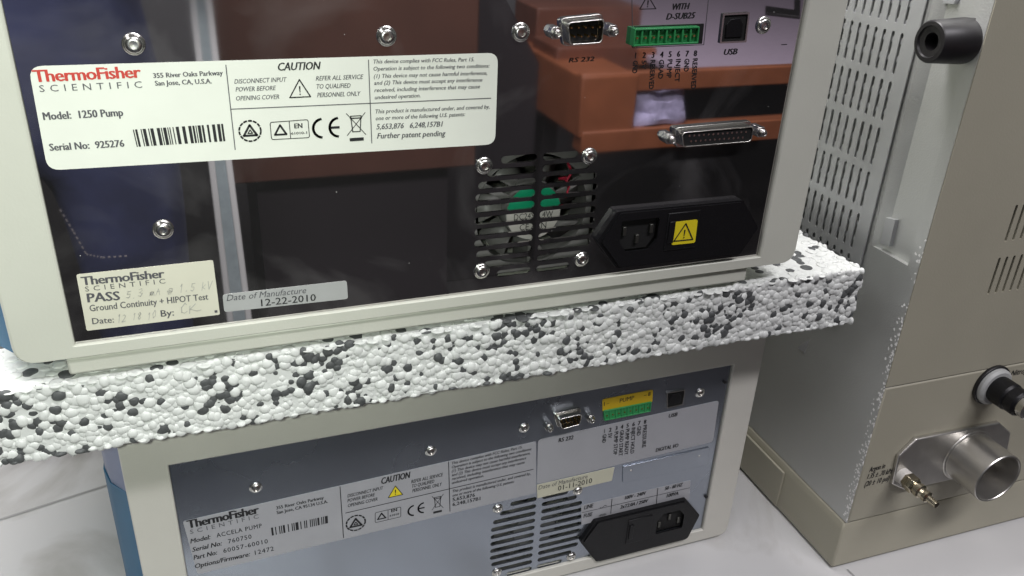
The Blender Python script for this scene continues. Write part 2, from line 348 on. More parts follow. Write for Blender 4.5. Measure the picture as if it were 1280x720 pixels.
# ------------------------------------------------------------------ shared rear-panel pieces
def slot(u0, u1, v, hh, n=5):
    r = hh
    return [(u1-r+r*math.cos(a), v+r*math.sin(a)) for a in np.linspace(-math.pi/2, math.pi/2, n+1)] + [(u0+r+r*math.cos(a), v+r*math.sin(a)) for a in np.linspace(math.pi/2, 3*math.pi/2, n+1)]
def vent_loops(c, pitch, Rr, cap, gap, hh, rows=11):
    out = []
    for i in range(rows):
        dz = (i-(rows-1)/2)*pitch; hl = min(cap, math.sqrt(max(0, Rr*Rr-dz*dz)))
        for sgn in (-1, 1):
            a, b = sorted((sgn*gap, sgn*hl)); out.append(slot(c[0]+a, c[0]+b, c[1]+dz, hh))
    return out
def dsub(parent, F, px, jacks, rows, female):
    """px: four photo points of the connector mouth (tl, tr, br, bl)"""
    D = .0058; q = [F.un(p, D) for p in px]; c = np.mean(q, 0)
    out = rpoly(q, .0016, 4)
    grow = lambda k: [tuple(c + (np.array(p)-c)*np.array([1+k/ (np.ptp([z[0] for z in out])/2), 1+k/(np.ptp([z[1] for z in out])/2)])) for p in out]
    b = MB(); ring(b, F, grow(.0014), grow(-.0004), -.0005, .0016, 'shellmetal'); ring(b, F, grow(.0002), grow(-.00035), .0014, D, 'shellmetal')
    sh = b.build('connector_shell', parent, bevel=.00025)
    b = MB(); prism(b, F, grow(-.0004), -.0005, D-.0008 if female else .0012, 'void')
    wd = np.ptp([z[0] for z in out]); ht = np.ptp([z[1] for z in out])
    ins = b.build('pin_insert', sh)
    b = MB()
    for k, n in enumerate(rows):
        vv = c[1] + (.5-k)*ht*.36; pt = wd*.80/(max(rows)-1)
        for i in range(n):
            uu = c[0] + (i-(n-1)/2)*pt
            if female: lathe(b, F.map(uu, vv, D-.0008), F.n, [(.00050,0),(.00050,.00012),(.00030,.00012)], 'shellmetal', 8)
            else: lathe(b, F.map(uu, vv, .001), F.n, [(.0005,0),(.0005,.0034),(.0003,.0040)], 'gold', 8)
    b.build('contact_pins', sh)
    for j in jacks:
        u, v = F.un(j, .0062); b = MB(); o = F.map(u, v, 0)
        lathe(b, o, F.n, [(.0027,-.0004),(.0027,.0036)], 'chrome', 6); lathe(b, o, F.n, [(.0018,.0034),(.0018,.0052),(.0014,.0062),(.0008,.0062),(.0007,.0048)], 'chrome', 12)
        b.build('jack_screw', sh, bevel=.0002)
    return sh
def usb(parent, F, px, m='shellmetal'):
    q = [F.un(p) for p in px]; c = np.mean(q, 0); inn = [tuple(c+(np.array(p)-c)*.88) for p in q]
    b = MB(); ring(b, F, rpoly(q, .0004, 2), rpoly(inn, .0004, 2), -.0006, .0009, m)
    o = b.build('usb_port', parent)
    b = MB(); prism(b, F, inn, -.0006, .0002, 'void')
    t = [tuple(c+(np.array(p)-c)*.62) for p in q]; w = t[1][0]-t[0][0]; hgt = t[0][1]-t[3][1]
    prism(b, F, [t[3], t[2], tuple(np.array(t[1])-[0,hgt*.3]), tuple(np.array(t[1])-[w*.22,0]), tuple(np.array(t[0])+[w*.22,0]), tuple(np.array(t[0])-[0,hgt*.3])], .0002, .0008, 'black')
    b.build('port_tongue', o, bevel=.0002); return o
def terminal(parent, F, px, n, m='green', depth=.0035):
    q = [F.un(p, depth) for p in px]; b = MB()
    lerp = lambda s, t: (1-t)*((1-s)*q[0]+s*q[1]) + t*((1-s)*q[3]+s*q[2])
    ring(b, F, [tuple(lerp(s,t)) for s,t in ((0,0),(1,0),(1,1),(0,1))], [tuple(lerp(s,t)) for s,t in ((.02,.10),(.98,.10),(.98,.90),(.02,.90))], -.0005, depth, m)
    fbox_q = [tuple(lerp(s,t)) for s,t in ((.02,.10),(.98,.10),(.98,.90),(.02,.90))]; prism(b, F, fbox_q, -.0005, depth*.45, m)
    for i in range(1, n):
        s = i/n; d = .014
        prism(b, F, [tuple(lerp(s-d,.08)), tuple(lerp(s+d,.08)), tuple(lerp(s+d,.92)), tuple(lerp(s-d,.92))], 0, depth*.9, m)
    for i in range(n):
        s = (i+.5)/n
        prism(b, F, [tuple(lerp(s-.024,.10)), tuple(lerp(s+.024,.10)), tuple(lerp(s+.024,.24)), tuple(lerp(s-.024,.24))], 0, depth*.8, m)
    o = b.build('terminal_block', parent, bevel=.0002)
    b = MB()
    for i in range(n):
        s = (i+.5)/n; p = lerp(s, .55); lathe(b, F.map(p[0], p[1], depth*.3), F.n, [(.0005,0),(.0005,depth*.5)], 'gold', 8)
    b.build('contact_pins', o); return o
def warning_triangle(mb, F, apex, bl, br, t, m='ink', w=.0002, fill=None):
    a, b, c = (F.un(p, w) for p in (apex, bl, br)); q = [a, b, c]
    if fill: prism(mb, F, [tuple(x) for x in q], 0, w*.6, fill)
    loopline(mb, F, q, t, m, w)
    ce = (a+b+c)/3; hh = a[1]-(b[1]+c[1])/2
    mb.add([F.map(ce[0]+x*hh, ce[1]+y*hh, w) for x, y in ((-.045,.30),(.045,.30),(.022,-.08),(-.022,-.08))], [(0,1,2,3)], m)
    mb.add([F.map(ce[0]+math.cos(k)*.045*hh, ce[1]-.17*hh+math.sin(k)*.045*hh, w) for k in np.linspace(0, 2*math.pi, 9)[:-1]], [tuple(range(8))], m)
def barcode(mb, F, tl, tr, br, bl, n=46, seed=3, w=.0002):
    rr = random.Random(seed); q = [F.un(p, w) for p in (tl, tr, br, bl)]; s = 0.0; ws = [rr.choice((1,1,2,3)) for _ in range(n)]; tot = sum(ws); s = 0
    for i, k in enumerate(ws):
        if i % 2 == 0:
            a, b = s/tot, (s+k)/tot; P = [q[0]+(q[1]-q[0])*a, q[0]+(q[1]-q[0])*b, q[3]+(q[2]-q[3])*b, q[3]+(q[2]-q[3])*a]
            mb.add([F.map(*p, w) for p in P], [(0,1,2,3)], 'ink')
        s += k
def ce_mark(mb, F, pc, pe, hpx, m='ink', w=.0002):
    """pc / pe: photo centres of the C and E arcs"""
    for k, p in enumerate((pc, pe)):
        c = F.un(p, w); r = np.linalg.norm(F.un((p[0], p[1]-hpx/2), w)-c)
        cc = (c[0]+r*.35, c[1]); loopline(mb, F, arc(cc, r*.9, 100, 260, 16), r*.24, m, w, False)
        if k: loopline(mb, F, [(cc[0]-r*.9, c[1]), (cc[0]-r*.05, c[1])], r*.24, m, w, False)
def bin_mark(mb, F, tl, br, t, m='ink', w=.0002):
    a, b = F.un(tl, w), F.un(br, w); W, H = b[0]-a[0], a[1]-b[1]; P = lambda x, y: (a[0]+W*x, a[1]-H*y)
    loopline(mb, F, [P(0,.0), P(1,.78)], t, m, w, False); loopline(mb, F, [P(1,.0), P(0,.78)], t, m, w, False)
    loopline(mb, F, [P(.22,.10), P(.78,.10), P(.70,.66), P(.30,.66)], t*1.3, m, w); loopline(mb, F, [P(.2,.18), P(.8,.18)], t*1.6, m, w, False)
    mb.add([F.map(*p, w) for p in (P(.12,.88), P(.88,.88), P(.88,1), P(.12,1))], [(0,1,2,3)], m)
def safety_mark(mb, F, c, r, ry=None, m='ink', w=.0002):
    u = F.un(c, w); R_ = np.linalg.norm(F.un((c[0]+r, c[1]), w)-u)
    for k in range(14):
        loopline(mb, F, arc(u, R_*.95, k*26, k*26+15, 2), R_*.16, m, w, False)
    loopline(mb, F, [(u[0], u[1]+R_*.55), (u[0]-R_*.58, u[1]-R_*.42), (u[0]+R_*.58, u[1]-R_*.42)], R_*.2, m, w)
    loopline(mb, F, [(u[0], u[1]+R_*.1), (u[0]-R_*.2, u[1]-R_*.22), (u[0]+R_*.2, u[1]-R_*.22)], R_*.1, m, w)
def test_box(mb, F, px, t, m='ink', w=.0002):
    q = [F.un(p, w) for p in px]; loopline(mb, F, rpoly(q, .0008, 3), t, m, w)
    mid0, mid1 = (q[0]+q[1])/2, (q[2]+q[3])/2; loopline(mb, F, [mid0, mid1], t, m, w, False)
    c = (q[0]+mid0+mid1+q[3])/4; h = abs(q[0][1]-q[3][1]); loopline(mb, F, [(c[0], c[1]+h*.30), (c[0]-h*.32, c[1]-h*.24), (c[0]+h*.32, c[1]-h*.24)], h*.11, m, w)

def pump_body(root, F, panel_px, frame_l, frame_r, z0, z1, zbot_in, depth, beige, left_blue, mold=.0):
    """housing: a painted frame round the rear panel, the closed case behind it and the bulging blue side panels"""
    pl, pr, pb, pt = panel_px
    fr = .0075; y0 = .0020
    outer = rpoly([(frame_l,z0),(frame_r,z0),(frame_r,z1),(frame_l,z1)], fr, 5); inner = rpoly([(pl,pb),(pr,pb),(pr,pt),(pl,pt)], .0004, 5)
    b = MB(); ring(b, F, outer, inner, -.006, y0, beige); fr_o = b.build('rear_frame', root, bevel=.0009)
    b = MB(); Y = F.o[1]
    x0, x1 = frame_l+.002, frame_r-.002
    for (bx) in ((x0, x1, Y+.006, Y+depth, z1-.003, z1-.001), (x0, x1, Y+.006, Y+depth, z0+.001, z0+.003), (x0, x0+.002, Y+.006, Y+depth, z0+.003, z1-.003), (x1-.002, x1, Y+.006, Y+depth, z0+.003, z1-.003), (x0+.002, x1-.002, Y+depth-.002, Y+depth, z0+.003, z1-.003)):
        box(b, *bx, beige)
    b.build('case_shell', root)
    zs = z0 + (z1-z0)*mold
    for zz0, zz1, m, ex in ((z0+.002, zs, 'blue', .0008), (zs, z1-.001, 'blue_pale', 0)):
        if zz1-zz0 < .003: continue
        for sgn, xe in ((-1, frame_l),):
            prof = []
            for t in np.linspace(0, 1, 14):
                bul = (left_blue+ex)*(1 if sgn < 0 else .12)*math.sin(min(1, t*6)*math.pi/2)**.8
                prof.append((xe + sgn*(bul-.0016), Y-.0010+.0024+t*(depth*.45)))
            v = []; f = []
            for z in (zz0, zz1):
                for p in prof: v.append((p[0], p[1], z))
                for p in reversed(prof): v.append((xe-sgn*.0015, p[1], z))
            n = len(prof)*2
            f = [tuple(range(n)), tuple(range(n, 2*n))]+[(i,(i+1)%n,n+(i+1)%n,n+i) for i in range(n)]
            MB().add(v, f, m).build('side_panel', root, bevel=.0006)
    return fr_o
def fan(root, F, c, r, lettering=True):
    Y = .0065
    b = MB(); o = F.map(c[0], c[1], -Y-.008)
    ring(b, F, [(c[0]+x*r*1.06, c[1]+y*r*1.06) for x, y in [(math.copysign(min(1,abs(math.cos(a))*1.42),math.cos(a)), math.copysign(min(1,abs(math.sin(a))*1.42),math.sin(a))) for a in np.linspace(0,2*math.pi,41)[:-1]]], [(c[0]+r*.97*math.cos(a), c[1]+r*.97*math.sin(a)) for a in np.linspace(0,2*math.pi,41)[:-1]], -.020, -.0055, 'fan')
    fo = b.build('cooling_fan', root)
    for k in range(3):
        b = MB(); a = math.radians(30+120*k); d = np.array([math.cos(a), math.sin(a)]); n_ = np.array([-d[1], d[0]])*.0014
        prism(b, F, [tuple(np.array(c)+d*r*.3-n_), tuple(np.array(c)+d*r*.98-n_), tuple(np.array(c)+d*r*.98+n_), tuple(np.array(c)+d*r*.3+n_)], -.0065, -.0048, 'fan'); b.build('fan_strut', fo)
    for k in range(7):
        a = 2*math.pi*k/7; v = []
        for rr in (r*.36, r*.62, r*.9):
            for j, tt in enumerate((-.28, 0, .28)):
                aa = a + tt + rr/r*.35; v.append(F.map(c[0]+rr*math.cos(aa), c[1]+rr*math.sin(aa), -.0105+tt*.013))
        fcs = [(i*3+j, i*3+j+1, i*3+j+4, i*3+j+3) for i in (0,1) for j in (0,1)]
        bl = MB().add(v, fcs, 'fan').build('fan_blade', fo); sm = bl.modifiers.new('thick', 'SOLIDIFY'); sm.thickness = .0009
    b = MB(); lathe(b, F.map(c[0], c[1], -.0138), F.n, [(r*.50,0),(r*.50,.0085),(r*.48,.0100)], 'fan', 28); hub = b.build('fan_hub', fo)
    if lettering:
        rr = r*.47; b = MB(); w = -.0035
        prism(b, F, [(c[0]+rr*math.cos(a), c[1]+rr*math.sin(a)) for a in np.linspace(.12, math.pi-.12, 20)], w-.0001, w, 'green_lab')
        prism(b, F, [(c[0]+rr*math.cos(a), c[1]+rr*math.sin(a)) for a in np.linspace(math.pi+.12-.24, 2*math.pi+.12, 24)], w-.0001, w+.00005, 'white_pl')
        for s, v0, wd, hh in (('DC24V 1.4W', -.22, 1.45, .22), ('CE FAN', -.62, 1.0, .22)):
            g, f = glyphs(s, .02, 0, 1); x0, x1 = g[:,0].min(), g[:,0].max()
            b.add([F.map(c[0]+((q[0]-x0)/(x1-x0)-.5)*wd*rr, c[1]+(v0+q[1]/CAPH*hh)*rr, w+.0002) for q in g], f, 'ink')
        b.build('fan_label', hub)
    return fo
def inlet(root, F, px, w, socket_at, flip, table=None):
    q = [F.un(p, w*.35) for p in px]; out = rpoly(q, [.002]*6, 4); c = np.mean(q, 0)
    su, sv = F.un(socket_at, w); sw, sh = .0098, .0078
    s_ = -1 if flip else 1
    hole = rpoly([(su-sw, sv-sh*s_), (su+sw, sv-sh*s_), (su+sw, sv+sh*.35*s_), (su+sw*.6, sv+sh*s_), (su-sw*.6, sv+sh*s_), (su-sw, sv+sh*.35*s_)], .001, 3)
    b = MB(); holed(b, F, [[tuple(c+(np.array(p)-c)*.955) for p in out], hole], w-.0011, w, 'black'); ring(b, F, out, [tuple(c+(np.array(p)-c)*.93) for p in out], -.0004, w-.0010, 'black')
    o = b.build('power_inlet', root)
    b = MB(); prism(b, F, hole, .0010, .0016, 'void'); b.build('socket_recess', o)
    for (du, dv) in ((-.007, -.002), (.007, -.002), (0, .0025)):
        b = MB(); fbox(b, F, su+du-.0009, su+du+.0009, sv+dv*s_-.0022, sv+dv*s_+.0022, .0014, w-.0012, 'prong'); b.build('prong', o, bevel=.0003)
    sgn = -1 if not flip else 1
    b = MB(); du = sgn*.0225; fbox(b, F, su+du-.0085, su+du+.0085, sv-.0095, sv+.0095, w-.0005, w+.0006, 'black'); fbox(b, F, su+du-.0075, su+du-.0045, sv-.0055, sv+.0055, w+.0005, w+.0014, 'black')
    b.build('fuse_drawer', o, bevel=.0004); return o

# ================================================================== SETTING
TY0 = -.066
b = MB(); box(b, -1.6, 2.2, TY0, 1.3, -.03, 0, 'bench'); structure(b.build('bench_top', bevel=.003))
TF = Face((0,0,0), (1,0,0), (0,1,0), (0,0,1))
def bench_line(p0, p1, ext, t):
    a, c = TF.un(p0), TF.un(p1); d = c-a; c = c + d*ext[1]; a = a - d*ext[0]; bb = MB(); d = (c-a)/np.linalg.norm(c-a); n = np.array([-d[1], d[0]])*t/2
    bb.add([TF.map(*q, .0004) for q in (a-n, c-n, c+n, a+n)], [(0,1,2,3)], 'joint'); structure(bb.build('bench_joint'))
bench_line((0,650), (122,611), (3,1.5), .0022)
bench_line((1059,712), (1068,721), (0,2.4), .0012)
b = MB(); box(b, -3.5, 4, -4.1, 2.6, -.80, -.75, 'dark'); structure(b.build('floor'))
b = MB(); box(b, -3.5, 4, 1.32, 1.36, -.75, 2.2, 'wall'); structure(b.build('wall'))
b = MB(); box(b, -3.5, 4, -4.06, -4.0, -.75, 2.2, 'wall'); structure(b.build('back_wall'))

# ================================================================== UPPER PUMP
YU = 0.0
FU = Face((0,YU,0), (1,0,0), (0,0,1), (0,-1,0))
zz = lambda u: (u+1.243)*S
up = thing('laboratory_pump', 'upper grey pump with mirror-polished rear panel, resting on the speckled foam slab', 'pump', (.105, YU, zz(-.577)), group='stacked laboratory pumps')
pl, pr, pb = -.1572*S, .8144*S, zz(-.538); fl, frr, z0 = -.2225*S, .8825*S, zz(-.5545)
ztop = z0 + .172; pt = ztop - .012
pump_body(up, FU, (pl, pr, pb, pt), fl, frr, z0, ztop, 0, .36, 'beige', .0125, mold=.999)
# mirror panel with the vent cut through it
vc = np.mean([FU.un(p) for p in ((606,208),(738,196),(603,340),(728,325))], 0); vc = np.array([FU.un((671,266))[0], vc[1]])
hx = np.array([FU.un((606,208)), FU.un((738,196)), FU.un((603,340)), FU.un((728,325))]); hw = (hx[1][0]+hx[3][0]-hx[0][0]-hx[2][0])/4
k = hw/.0200
loops = vent_loops(vc, .00435*k, .0262*k, .0236*k, .0011*k, .00142*k)
b = MB(); holed(b, FU, [[(pl+.0002,pb+.0002),(pr-.0002,pb+.0002),(pr-.0002,pt-.0002),(pl+.0002,pt-.0002)]]+loops, -.0012, 0, 'mirror')
text(b, FU, 'D-SUB25', (832.8,24.8), (869,22.9), 7.5, bold=.02, shear=.25); text(b, FU, 'WITH', (840.6,12.6), (862,11.4), 7.6, bold=.02, shear=.25)
warning_triangle(b, FU, (810,-6), (800,11.6), (820,11.0), .0003)
for p0, p1 in (((790,-20),(791,60)), ((791,60),(880,56)), ((880,56),(888,-20))): line(b, FU, p0, p1, .0002, 'ink_soft')
for i, (x, s, e) in enumerate(((794.3,'GND',92),(805.2,'5V',87),(816.3,'RESERVED',112),(827.1,'GRAD',99),(837.6,'PUMP',98),(848.1,'INJECT',103),(858.8,'GND',90),(869.1,'RESERVED',112))):
    y = 73.2-.39*i; text(b, FU, str(i+1), (x-2.2,y), (x+2.2,y-.15), 7, bold=.02)
    text(b, FU, s, (x-2.6,y+3), (x-2.6-(e-y)*.06,e), 5.6, bold=.015)
text(b, FU, 'USB', (904.8,69), (921.6,67.9), 7, bold=.02, shear=.2)
text(b, FU, 'RS 232', (711,78.3), (743,76.3), 5.5, bold=.02, shear=.2)
line(b, FU, (977,56), (984,55.6), .0003)
b.build('rear_panel', up)
fan(up, FU, vc, .0225*k)
for p in ((606,208),(738,196),(603,340),(728,325)): screw(up, FU, p, .0033)
for p in ((167,56),(484,46),(652,41),(956,32),(204,288)): screw(up, FU, p, .0034)
b = MB()
for q in (((713,214),(708,222)), ((709,232),(706,244))):
    a, c = FU.un(q[0], -.004), FU.un(q[1], -.004); tube(b, [FU.map(a[0]+.001, a[1]+.002, -.009), FU.map(*a, -.0025), FU.map(*c, -.0025), FU.map(c[0]-.001, c[1]-.002, -.009)], .0007, 'wire_red')
b.build('red_lead', up)
# base rail
b = MB(); a, c = FU.un((84,455), -.0015), FU.un((932,340), -.0015)
box(b, a[0], c[0], .0002, .30, zz(-.5815), z0-.0007, 'beige'); b.build('base_rail', up, bevel=.0012)
# identification label
b = MB(); card(b, FU, [(35.5,82.8),(622.5,66),(618.8,180.3),(59.5,213)][::-1], .0042, .00015, 'label')
T = lambda s, p0, p1, h, **kw: text(b, FU, s, p0, p1, h, w=.00030, **kw)
T('ThermoFisher', (42.5,103), (177.4,97), 15, m='red_ink', bold=.03, space=.93)
T('SCIENTIFIC', (50,115), (178,109.6), 8.3, m='ink_soft', space=1.7)
T('355 River Oaks Parkway', (191.8,97.6), (279,93.8), 6, bold=.030, m='ink_soft'); T('San Jose, CA, U.S.A.', (194,107.2), (265,104.2), 6, bold=.030, m='ink_soft')
T('Model:  1250 Pump', (54.4,150.2), (154.6,145), 9.5, bold=.030, m='ink_soft'); T('Serial No:  925276', (62.4,188.7), (156,183.4), 8.8, bold=.030, m='ink_soft')
barcode(b, FU, (166,162), (280,154.7), (283,176.4), (171,183.6), w=.0003)
line(b, FU, (282.3,81), (294,187.4), .00035, 'ink_soft', .0003); line(b, FU, (460.6,74.6), (464.8,179.2), .00035, 'ink_soft', .0003); line(b, FU, (288.4,136.5), (613.9,122.7), .00035, 'ink_soft', .0003)
T('CAUTION', (347.5,88.4), (401.5,86.8), 9.8, bold=.025, shear=.25)
for s, p0, p1 in (('DISCONNECT INPUT',(293,104.7),(358.8,101.9)),('POWER BEFORE',(294.6,114.5),(345.3,112.6)),('OPENING COVER',(295.2,125.8),(349.2,123.5)),('REFER ALL SERVICE',(394.8,100.8),(454.4,98.5)),('TO QUALIFIED',(395.9,110.9),(438.4,109.5)),('PERSONNEL ONLY',(396.5,121.6),(451,119.6))):
    T(s, p0, p1, 5.6, shear=.25, bold=.012, m='ink_soft')
warning_triangle(b, FU, (374.2,99.5), (362.4,122), (388.2,120.8), .00045, w=.0003)
for s, p0, p1 in (('This device complies with FCC Rules, Part 15.',(466.8,79.4),(592.8,76.6)),('Operation is subject to the following two conditions:',(466.8,88.4),(612,84.4)),('(1) This device may not cause harmful interference,',(467.3,97.7),(609,93.4)),('and (2) This device must accept any interference',(467.6,106.1),(602.9,101.9)),('received, including interference that may cause',(467.9,115.1),(600.1,110.3)),('undesired operation.',(468.5,124.1),(525.6,121.6)),('This product is manufactured under, and covered by,',(469.3,141.8),(612,135.6)),('one or more of the following U.S. patents:',(469.6,150.3),(581.5,145))):
    T(s, p0, p1, 4.9, shear=.2, bold=.016, m='ink_soft')
T('5,653,876   6,248,157B1', (470.4,161.8), (553.7,158.1), 6.6, shear=.2, bold=.02, m='ink_soft'); T('Further patent pending', (471.3,173.3), (557,169.8), 6.8, shear=.2, bold=.02, m='ink_soft')
safety_mark(b, FU, (312.6,163.8), 14.2, w=.0003); test_box(b, FU, [(337.5,153),(385,149.5),(387,172),(339.5,174.5)], .0003, w=.0003)
T('EN', (368,160.5), (378.3,160), 6, bold=.03); T('61010-1', (364,168.6), (384,167.4), 3.2, bold=.03)
ce_mark(b, FU, (399,160.5), (419.5,159.3), 26, w=.0003); bin_mark(b, FU, (433,142), (457.5,175.5), .0003, w=.0003)
b.build('identification_label', up)['label'] = 'large white label with red lettering'
# test label
b = MB(); card(b, FU, [(95.3,343.1),(266.3,325),(275,393.1),(108.4,413.4)][::-1], .0008, .00015, 'paper')
T('ThermoFisher', (102.2,356.9), (206.3,346.9), 10.6, bold=.03, space=.93, m='ink_soft'); T('SCIENTIFIC', (106.9,364.4), (206.9,354.1), 6, m='ink_soft', space=1.7)
T('PASS', (109.4,378.1), (150.6,375), 11, bold=.03, m='ink_soft'); scribble(b, FU, '5.3 mA @ 1.5 kV', (157.5,373.4), (266,360.8), 9.5)
T('Ground Continuity + HIPOT Test', (112.5,389.4), (260.6,374.4), 8, bold=.012, m='ink_soft'); T('Date:', (115.6,405.3), (142.8,403.1), 7.5, bold=.012, m='ink_soft')
scribble(b, FU, '12 18 10', (146,403), (196,397.8), 9); T('By:', (201.3,396), (217.8,394.4), 8, bold=.015, m='ink_soft'); scribble(b, FU, 'CK', (225,393), (247,390), 11)
poly2(b, FU, [(268,388),(271.5,387.6),(272,390.6),(268.5,391)], 'ink_soft', .0003)
b.build('test_label', up)['label'] = 'cream test label with pencil notes'
b = MB(); card(b, FU, [(278.1,368.1),(433.4,350.6),(435,373.4),(280.3,390)][::-1], .0012, .00015, 'silver_lab')
T('Date of Manufacture', (283.4,376.3), (382.8,366.3), 7.6, shear=.25, m='ink_soft'); T('12-22-2010', (326.6,382.8), (395,375.8), 8.5, bold=.006)
b.build('date_label', up)['label'] = 'grey date of manufacture label'
dsub(up, FU, [(710,28.5),(756,24),(752.5,53.5),(713.5,56)], [(698.6,43),(770,40.2)], (5,4), False).name = 'serial_port'
dsub(up, FU, [(853,166),(943,158.4),(939,177),(855,184)], [(842,176.2),(956,167.4)], (13,12), True).name = 'parallel_port'
b = MB(); prism(b, FU, [FU.un(p) for p in ((793,33),(879.5,29.5),(877,54.5),(790,58.5))], -.0003, .0004, 'void'); b.build('terminal_cutout', up)
terminal(up, FU, [(794,36.2),(875,33.2),(873,54.6),(791.6,58.4)], 8)
usb(up, FU, [(902.5,16.6),(936,14.8),(931.5,52.4),(898.2,54)])
pi = inlet(up, FU, [(744,300),(769,263),(926,248.5),(945,283),(922,316),(768,333)], .0045, (799,294), True)
b = MB(); card_px = [(843,278),(872.5,274.5),(869,303.5),(839.5,306.5)]; q = [FU.un(p, .0055) for p in card_px]
prism(b, FU, rpoly(q[::-1], .0011), .0048, .0054, 'yellow')
warning_triangle(b, FU, (857.5,279.5), (842.5,301.5), (866,299.2), .0006, w=.0056)
b.build('warning_sticker', pi)

# ================================================================== LOWER PUMP
YL = .105*S*1.0
FL = Face((0,YL,0), (1,0,0), (0,0,1), (0,-1,0)); ky = 1.105
lo = thing('laboratory_pump', 'lower grey pump with satin rear panel, standing on the bench under the foam slab', 'pump', (.125, YL, 0), group='stacked laboratory pumps')
pl, pr, pb, pt = -.0785*ky*S, .8040*ky*S, zz(-1.094*ky), zz(-.7355*ky); fl, frr, z0 = -.1345*ky*S, .8605*ky*S, zz(-1.1195*ky)
ztop = zz(-.700)
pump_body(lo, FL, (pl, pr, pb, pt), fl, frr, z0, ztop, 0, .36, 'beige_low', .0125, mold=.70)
hx = np.array([FL.un((623,637)), FL.un((723,614.6)), FL.un((714.8,696.6)), FL.un((621.6,716.6))]); vc = np.array([FL.un((671,668))[0], hx[:,1].mean()]); k = ((hx[1][0]+hx[2][0]-hx[0][0]-hx[3][0])/4)/.0200
b = MB(); loops = vent_loops(vc, .00435*k, .0262*k, .0236*k, .0014*k, .00125*k)
holed(b, FL, [[(pl+.0002,pb+.0002),(pr-.0005,pb+.0002),(pr-.0005,pt-.0002),(pl+.0002,pt-.0002)]]+loops, -.0012, 0, 'brushed'); b.build('rear_panel', lo)
fan(lo, FL, vc, .0225*k, False)
for p in ((623,637),(723,614.6),(714.8,696.6),(621.6,716.6)): screw(lo, FL, p, .0028)
for p in ((656,536),(876,492),(320,611),(539,565)): screw(lo, FL, p, .0028)
for p in ((905.5,477),(882,620)):
    b = MB(); u, v = FL.un(p); lathe(b, FL.map(u, v, 0), FL.n, [(.0011,-.0005),(.0011,.0012),(.0006,.0016)], 'rubber', 10); b.build('rubber_stud', lo)
for sx in (fl+.03, frr-.05):
    for sy in (.025, .30): b = MB(); lathe(b, (sx, YL+sy, 0), (0,0,1), [(.007,0),(.008,z0+.0015)], 'rubber', 16); b.build('rubber_foot', lo)
# id label
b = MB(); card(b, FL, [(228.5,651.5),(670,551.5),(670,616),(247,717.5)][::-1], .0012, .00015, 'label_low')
def T(s, p0, p1, h, **kw): return text(b, FL, s, p0, p1, h, w=.00030, **kw)
T('ThermoFisher', (234.5,661), (324.5,641.4), 10, bold=.035, space=.93); T('SCIENTIFIC', (238,667.6), (323.7,647.6), 5, space=1.7, m='ink_soft')
for s1, a0, a1, s2, b0, b1 in (('Model:',(238,679.5),(263.7,673.6),'ACCELA PUMP',(271,672),(327.5,659.4)),('Serial No:',(240.5,690),(278,681.5),'760750',(285.5,679.5),(314.7,673)),('Part No:',(242,700),(272,693),'60057-60010',(279.5,691.2),(335,678.8)),('Options/Firmware:',(244,710.7),(313,695),'12472',(319,693.6),(342.5,688))):
    T(s1, a0, a1, 5.4, bold=.02, shear=.25); T(s2, b0, b1, 5.2, bold=.004, space=1.15)
T('355 River Oaks Parkway', (345.5,637), (405,623.7), 3.8, bold=.02); T('San Jose, CA 95134 U.S.A.', (346,642.8), (410,628.5), 3.8, bold=.02)
barcode(b, FL, (338.7,659.8), (411.9,644.2), (412.4,653.4), (340,669.6), 40, 5, w=.0003)
line(b, FL, (425,608), (429.5,672.5), .0004, 'ink', .0003); line(b, FL, (431.7,641.4), (666.8,586.6), .0004, 'ink', .0003); line(b, FL, (560.7,576.7), (562.5,639.5), .0004, 'ink', .0003)
T('CAUTION', (476.7,605.4), (513.5,597), 7.5, bold=.025, shear=.25)
for s, p0, p1 in (('DISCONNECT INPUT',(434.4,622),(479.4,611.6)),('POWER BEFORE',(434.4,628),(469,620)),('OPENING COVER',(435,634.2),(472,625.6)),('REFER ALL SERVICE',(514,604.2),(554,595)),('TO QUALIFIED',(515,609.8),(543,603.3)),('PERSONNEL ONLY',(515.4,615.6),(552.5,607))): T(s, p0, p1, 3.9, shear=.25, bold=.01)
warning_triangle(b, FL, (494.3,607.4), (485.4,622.2), (503.4,618.2), .0004, w=.0003, fill='yellow')
for i, (s, wd) in enumerate((('This device complies with FCC Rules, Part 15.',88),('Operation is subject to the following two conditions:',100),('(1) This device may not cause harmful interference,',98),('and (2) This device must accept any interference',93),('received, including interference that may cause',91),('undesired operation.',40))):
    y = 580.8+i*4.9; T(s, (564.8,y), (564.8+wd,y-wd*.233), 3.2, shear=.2, bold=.012)
T('This product is manufactured under, and covered by,', (565.6,615.8), (663,593.4), 3.2, shear=.2, bold=.012); T('one or more of the following U.S. patents:', (565.6,621), (643,603.3), 3.2, shear=.2, bold=.012)
T('5,653,876', (565.6,626.8), (593.7,620.6), 4, bold=.02); T('6,248,157B1', (565.6,632.8), (600.5,625), 4, bold=.02)
safety_mark(b, FL, (444.8,653.7), 12, w=.0003); test_box(b, FL, [(469,641),(501,633.6),(501,646),(469,653.4)], .0003, w=.0003)
T('EN', (489,640.5), (496.5,638.8), 3.6, bold=.03); T('61010', (487,646), (499,643.3), 2.2, bold=.03)
ce_mark(b, FL, (515,638.5), (527.5,635), 13.5, w=.0003); bin_mark(b, FL, (540,620.5), (554,639.5), .0003, w=.0003)
b.build('identification_label', lo)['label'] = 'silver label with black lettering'
